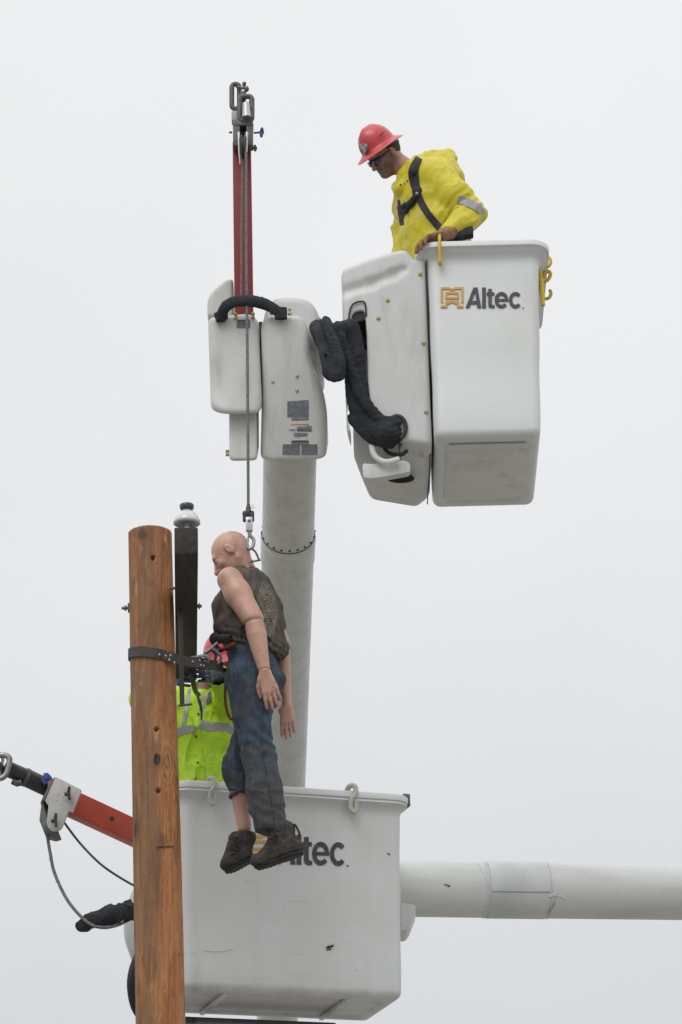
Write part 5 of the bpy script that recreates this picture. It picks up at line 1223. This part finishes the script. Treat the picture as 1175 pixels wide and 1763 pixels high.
mk('scrawled_mark', *tube(spline([cbr + hru * .0985 + huu * .055 + hfu * .035, cbr + hru * .0975 + huu * .060 + hfu * .012, cbr + hru * .097 + huu * .058 - hfu * .01, cbr + hru * .0955 + huu * .064 - hfu * .025], 4), [.002, .0045, .003, .002], 6), ink, hh)
mk('suspension_knob', *lathe(hcu - hfu * .118 + huu * .020, [(.016, 0), (.017, .012), (.012, .018), (.001, .019)], 14, -hfu), mat('navy_plastic', (.025, .02, .08), .4), hh)
mk('headband', *tube([hcu + hru * .078 * math.cos(t) + hfu * (.104 * math.sin(t) - .012) + huu * (.034 + .006 * math.sin(t)) for t in np.linspace(math.pi * .95, 2.05 * math.pi, 20)], .009, 8, flat=(huu, 1.)), rubber, hh)
# sunglasses
glm = mat('mirrored_blue_lens', (.02, .035, .16), .08, .6, coat=1)
for s_ in (-1, 1):
    F = Field(*bbox([hcu + hfu * .1 + hru * .03 * s_], .045), .0025); F.ell(hcu + hfu * .095 - huu * .006 + hru * .033 * s_, (.014, .030, .020), [(hfu + hru * .35 * s_).normalized(), (hru - hfu * .35 * s_).normalized(), huu], .004); lens = F.mesh('lens', glm, pu)
    mk('temple', *tube(spline([hcu + hfu * .088 + hru * .062 * s_ + huu * .004, hcu + hfu * .045 + hru * .079 * s_ + huu * .006, hcu - hfu * .01 + hru * .083 * s_ + huu * .008], 4), [.006, .005, .004], 8, flat=(hru, .6)), rubber, lens)
mk('brow_bar', *tube(spline([hcu + hfu * .084 + hru * d_ + huu * .010 + hfu * (.022 - 5 * d_ * d_) for d_ in (-.062, -.03, 0, .03, .062)], 4), .004, 8), rubber, pu)
# jacket
yjl = [dict(scale=7, lo=.35, hi=.7, col=(.52, .44, .018), amt=.6), dict(scale=26, lo=.55, hi=.75, col=(.30, .25, .03), amt=.5)]
yjm = mat('yellow_rain_jacket', (.66, .57, .022), .5, 0, yjl, bump=[((40, 40, 40), .25, .006)])
F = Field(*bbox([E(660, 250, .32), E(840, 480, -.42)], .03), .005)
fl = (ul, .70)
F.chain([E(722, 312, 0), E(736, 352, 0), E(746, 400, .0), E(752, 440, .02), E(750, 480, .05)], [.125, .150, .162, .165, .165], .04, flat=fl)
F.cone(E(742, 300, -.13), E(712, 308, .14), .085, .075, .05)
F.cone(E(760, 285, -.02), E(772, 310, -.05), .075, .095, .05)                                  # rounded upper back
F.chain([E(756, 306, -.15), E(785, 340, -.20), elL + V((.0, 0, 0)), ], [.092, .092, .082], .035)
F.chain([elL, E(795, 384, -.28), E(770, 398, -.34)], [.080, .062, .048], .025)
F.chain([E(708, 318, .18), E(697, 360, .22), E(695, 400, .18), E(694, 440, .14), E(694, 470, .1)], [.075, .068, .060, .055, .05], .035)
F.cone(E(693, 330, -.03), E(698, 304, -.05), .045, .050, .02)                                # collar front
F.chain([E(684, 322, -.02), E(690, 325, -.07), E(708, 303, -.08), E(716, 280, -.05)], [.030, .032, .034, .034], .012)
F.chain([E(722, 275, -.05), E(745, 272, .0), E(772, 270, .04), E(780, 274, .0)], [.034, .046, .038, .020], .02)     # rolled hood
F.chain([E(688, 322, .02), E(712, 290, .06), E(738, 272, .08)], [.03, .03, .04], .02)
F.disp(folds(120, .008, 6, (1, 1, .8), .0008)); F.disp(creases(124, .009, 7, (1, 1, .9), 5, .06)); F.disp(creases(127, .003, 17, (1, 1, 1), 6, .04))
def slv(x, y, z):
    dd = np.exp(-(((x - elL.x) ** 2 + (y - elL.y) ** 2 + (z - elL.z) ** 2) / .022)); return .005 * np.sin((x * .9 - z * .8 + .02 * vnoise(x * 14 + 3, y * 14 + 3, z * 14 + 3, 5)) * 105) * dd
F.disp(slv)
F.cone(hcu - hfu * .02 - huu * .02, E(706, 296, .0), .060, .058, .006, op='sub'); F.cone(hcu - hfu * .02 - huu * .02, chinp, .06, .05, .006, op='sub')
F.clip(E(750, 475, 0), V((0, 0, -1)))
jk = F.mesh('jacket', yjm, pu)
refl = mat('grey_reflective_tape', (.30, .30, .32), .35, 0, [dict(scale=20, lo=.4, hi=.7, col=(.26, .26, .28), amt=.6)])
strip(F, [(789, 343), (800, 346), (812, 351), (823, 357), (833, 366)], [13, 14, 14, 13, 11], 'reflective_band', refl, jk, YU - .15, off=.009)
webm = mat('black_harness_webbing', (.018, .018, .024), .75, 0, [dict(scale=50, lo=.5, hi=.7, col=(.05, .05, .06), amt=.6)], bump=((220, .3, .002)))
hn = strip(F, [(722, 271), (714, 287), (712, 303), (718, 330), (726, 350), (740, 372), (754, 388), (764, 400)], [12, 16, 18, 14, 12, 12, 13, 12], 'harness', webm, pu, YU - .1, off=.010)
strip(F, [(716, 340), (706, 352), (694, 362), (688, 378)], [12, 14, 14, 10], 'harness_strap', webm, pu, YU - .05, off=.012)
strip(F, [(685, 344), (688, 362), (692, 388)], 7, 'harness_strap', webm, pu, YU - .05, off=.008)
F2 = Field(*bbox([surf(F, 720, 335, YU - .1, .02), surf(F, 695, 368, YU, .02), surf(F, 712, 292, YU, .02)], .05), .004)
F2.cone(surf(F, 717, 338, YU - .1, .014), surf(F, 704, 354, YU - .1, .014), .018, .016, .01); F2.ell(surf(F, 719, 330, YU - .1, .016), (.030, .018, .036), None, .01)
F3 = Field(*bbox([surf(F, 712, 294, YU, .012)], .06), .004); F3.ell(surf(F, 712, 294, YU, .012), (.028, .018, .032), None, .01); F3.disp(folds(133, .002, 50)); F3.mesh('harness_pad', webm, hn)
for q in ((696, 355), (700, 363), (692, 370), (704, 352)): F2.rbox(surf(F, *q, YU, .014), .017, .014, .013, .004, [V((.7, 0, .7)), V((0, 1, 0)), V((-.7, 0, .7))], k=.006)
F2.disp(folds(130, .002, 50)); F2.mesh('harness_buckle', webm, hn)
mk('buckle_plate', *lathe(surf(F, 718, 333, YU - .1, .034), [(.009, -.004), (.009, 0), (.005, .002), (.001, .0025)], 10, (CAM - shL)), bright, hn)
for q in ((690, 318), (698, 317), (702, 312)): mk('snap', *lathe(surf(F, *q, YU, .003), [(.006, -.002), (.006, .002), (.001, .003)], 10, (CAM - shL)), oldsteel, jk)
strip(F, [(700, 410), (701, 395), (704, 372), (706, 350)], 2.2, 'front_seam', mat('jacket_shade_seam', (.34, .29, .02), .6), jk, YU, off=.002)
strip(F, [(716, 372), (724, 370), (736, 366)], [9, 10, 9], 'chest_patch', mat('faded_patch', (.55, .53, .13), .6), jk, YU, off=.003)
# belt kit by the hip
F2 = Field(*bbox([E(785, 408, -.28)], .10), .005)
F2.rbox(E(799, 403, -.30), .055, .03, .028, .01, [V((.97, 0, .2)), V((0, 1, 0)), V((-.2, 0, .97))], k=.01); F2.rbox(E(782, 408, -.30), .04, .03, .022, .01, k=.02)
F2.disp(folds(131, .002, 40)); tb_ = F2.mesh('belt_pouch', webm, pu)
G().add(*box(E(809, 402, -.30), .006, .004, .014)).build('pouch_tag', bright, tb_)
# glove on the rim
glv = mat('tan_leather_glove', (.33, .18, .075), .7, 0, [dict(scale=25, lo=.4, hi=.7, col=(.16, .085, .04), amt=.8), dict(scale=70, lo=.55, hi=.7, col=(.05, .035, .025), amt=.6)], bump=((80, .3, .003)))
F = Field(*bbox([E(720, 420, -.5), E(785, 395, -.25)], .10), .0045)
wl_ = P(763, 404, 14.40)
F.cone(E(776, 400, -.34), wl_, .040, .034, .02)
hand(F, wl_ + V((.0, 0, .0)), P(728, 413, 14.36) - wl_, V((0, 1, .1)), V((0, -.25, 1)), L=.215, curl=.75, thumb=.6, k=.01, spread=.16)
F.disp(folds(140, .0018, 45)); F.mesh('glove', glv, pu)

# ------------------------------------------------------------------ worker in the lower bucket
YL = 15.42
def Q(px, py, dy=0.): return P(px, py, YL + dy)
pl_ = thing('person', 'worker in lime green vest and red hard hat half hidden behind the wooden pole', 'person', bf2(.35, .30, .06))
F = Field(*bbox([Q(200, 1080, .3), Q(425, 1420, -.45), bf2(.35, .3, 0)], .06), .0075)
hcl = Q(383, 1146, -.1)
lf_ = V((.10, -.93, -.35)).normalized(); lu = V((-.25, -.33, .91)).normalized(); lu = (lu - lf_ * lu.dot(lf_)).normalized(); lr_ = lf_.cross(lu)
F.cone(hcl - lf_ * .03 - lu * .04, Q(352, 1195, .02), .055, .062, .02)
F.chain([Q(350, 1215, .02), Q(345, 1280, .02), Q(345, 1345, .02), Q(345, 1400, .02)], [.10, .11, .10, .11], .03, flat=(V((1, 0, 0)), .75))
F.chain([Q(298, 1210, 0), Q(246, 1206, -.15), Q(300, 1165, -.42)], [.045, .04, .028], .02)
F.chain([Q(392, 1215, -.05), Q(398, 1200, -.25), Q(380, 1165, -.42)], [.045, .04, .028], .02)
for s_ in (-1, 1): F.chain([Q(345, 1400, .02) + V((.1 * s_, 0, 0)), bf2(.35, .3, .5) + V((.11 * s_, 0, 0)), bf2(.35, .3, .11) + V((.12 * s_, 0, 0))], [.085, .06, .045], .02)
F.mesh('body', uskin2 if 'uskin2' in globals() else mat('worker_skin', (.30, .15, .10), .5, 0, tan), pl_)
F = Field(*bbox([hcl], .165), .004); head(F, hcl, lf_, lu, lr_, 1.); F.mesh('head', bpy.data.materials['worker_skin'], pl_)
helm2 = mat('red_pink_shell', (.62, .08, .10), .35, 0, [dict(scale=60, lo=.62, hi=.7, col=(.2, .03, .03), amt=.6)], coat=.2)
hardhat(pl_, Q(381, 1132, -.1), lf_, lu, lr_, helm2, 1.0)
hvl = [dict(scale=8, lo=.35, hi=.7, col=(.33, .56, .015), amt=.6), dict(scale=26, lo=.55, hi=.75, col=(.25, .42, .02), amt=.45)]
hvm = mat('lime_hi_vis_fabric', (.46, .72, .02), .6, 0, hvl, bump=[((40, 40, 40), .25, .006)])
F = Field(*bbox([Q(215, 1160, .3), Q(425, 1420, -.42)], .04), .0055)
F.chain([Q(347, 1222, .02), Q(344, 1280, .0), Q(346, 1345, .0), Q(346, 1410, .0)], [.140, .158, .168, .175], .04, flat=(V((1, 0, 0)), .70))
F.cone(Q(300, 1212, 0), Q(392, 1212, 0), .07, .07, .04)
F.chain([Q(297, 1212, 0), Q(244, 1204, -.12), Q(264, 1196, -.3)], [.070, .060, .050], .03)
F.chain([Q(388, 1215, -.05), Q(396, 1200, -.22), Q(390, 1182, -.34), Q(377, 1166, -.43)], [.082, .080, .066, .056], .03)
F.cone(Q(352, 1182, -.02), Q(352, 1206, -.05), .055, .075, .03)
F.disp(folds(160, .008, 8, (1.3, 1.3, .45), .0015)); F.disp(creases(164, .014, 10, (1.3, 1.3, .4), 6, .05)); F.disp(creases(167, .006, 20, (1.2, 1.2, .6), 5, .03))
F.cone(Q(352, 1150, -.05), Q(352, 1190, -.05), .060, .052, .006, op='sub')
F.clip(Q(345, 1400, 0), V((0, 0, -1)))
vs = F.mesh('jacket', hvm, pl_)
strip(F, [(300, 1264), (318, 1257), (330, 1255), (338, 1258)], 13, 'reflective_band', refl, vs, YL, off=.005)
strip(F, [(345, 1246), (362, 1251), (384, 1252), (404, 1256)], [16, 15, 15, 16], 'reflective_band', refl, vs, YL, off=.005)
strip(F, [(328, 1186), (322, 1212), (318, 1240), (314, 1262)], 7, 'reflective_band', refl, vs, YL, off=.005)
strip(F, [(338, 1186), (343, 1205), (347, 1222), (347, 1240)], [5, 5, 4, 2], 'zip', webm, vs, YL, off=.006)
strip(F, [(349, 1180), (350, 1200), (349, 1214), (348, 1228)], [14, 13, 8, 2], 'shirt_front', mat('pale_lining', (.42, .42, .27), .7), vs, YL, off=.004)
strip(F, [(358, 1185), (362, 1200), (356, 1212)], [3, 8, 3], 'collar_lining', mat('grey_lining', (.10, .10, .13), .7), vs, YL, off=.008)
strip(F, [(349, 1245), (348, 1280), (352, 1310), (354, 1342)], 2.0, 'front_flap', mat('vest_seam', (.30, .48, .02), .6), vs, YL, off=.003)
for q in ((342, 1229), (338, 1268), (341, 1313), (370, 1173)): mk('snap', *lathe(surf(F, *q, YL, .004), [(.0065, -.002), (.0065, .002), (.001, .003)], 10, V((0, -1, 0))), dark, vs)
navy = mat('navy_rubber_glove', (.035, .042, .065), .35, 0, [dict(scale=30, lo=.4, hi=.7, col=(.05, .06, .10), amt=.6)], coat=.3)
F = Field(*bbox([P(315, 1170, 14.7), P(392, 1150, 15.05)], .09), .0045)
w1 = P(374, 1163, 14.98); hand(F, w1, P(335, 1157, 14.70) - w1, V((0, -.2, 1)), V((0, -1, 0)), L=.215, curl=.6, thumb=.5, spread=.01); F.cone(w1, P(385, 1167, 15.02), .036, .044, .02)
F.disp(folds(170, .0015, 40)); F.mesh('glove', navy, pl_)
F = Field(*bbox([P(290, 1175, 14.7), P(350, 1155, 15.05)], .09), .0045)
w2 = P(297, 1168, 15.02); hand(F, w2, P(335, 1168, 14.80) - w2, V((0, -.2, 1)), V((0, -1, 0)), L=.20, curl=.6, thumb=.5); F.cone(w2, P(285, 1178, 15.06), .034, .044, .02)
F.mesh('glove', navy, pl_)
mk('lanyard', *tube(spline([P(330, 1160, 14.82), P(333, 1175, 14.85), P(337, 1190, 15.0), P(342, 1196, 15.2)], 5), .014, 8), dark, pl_)
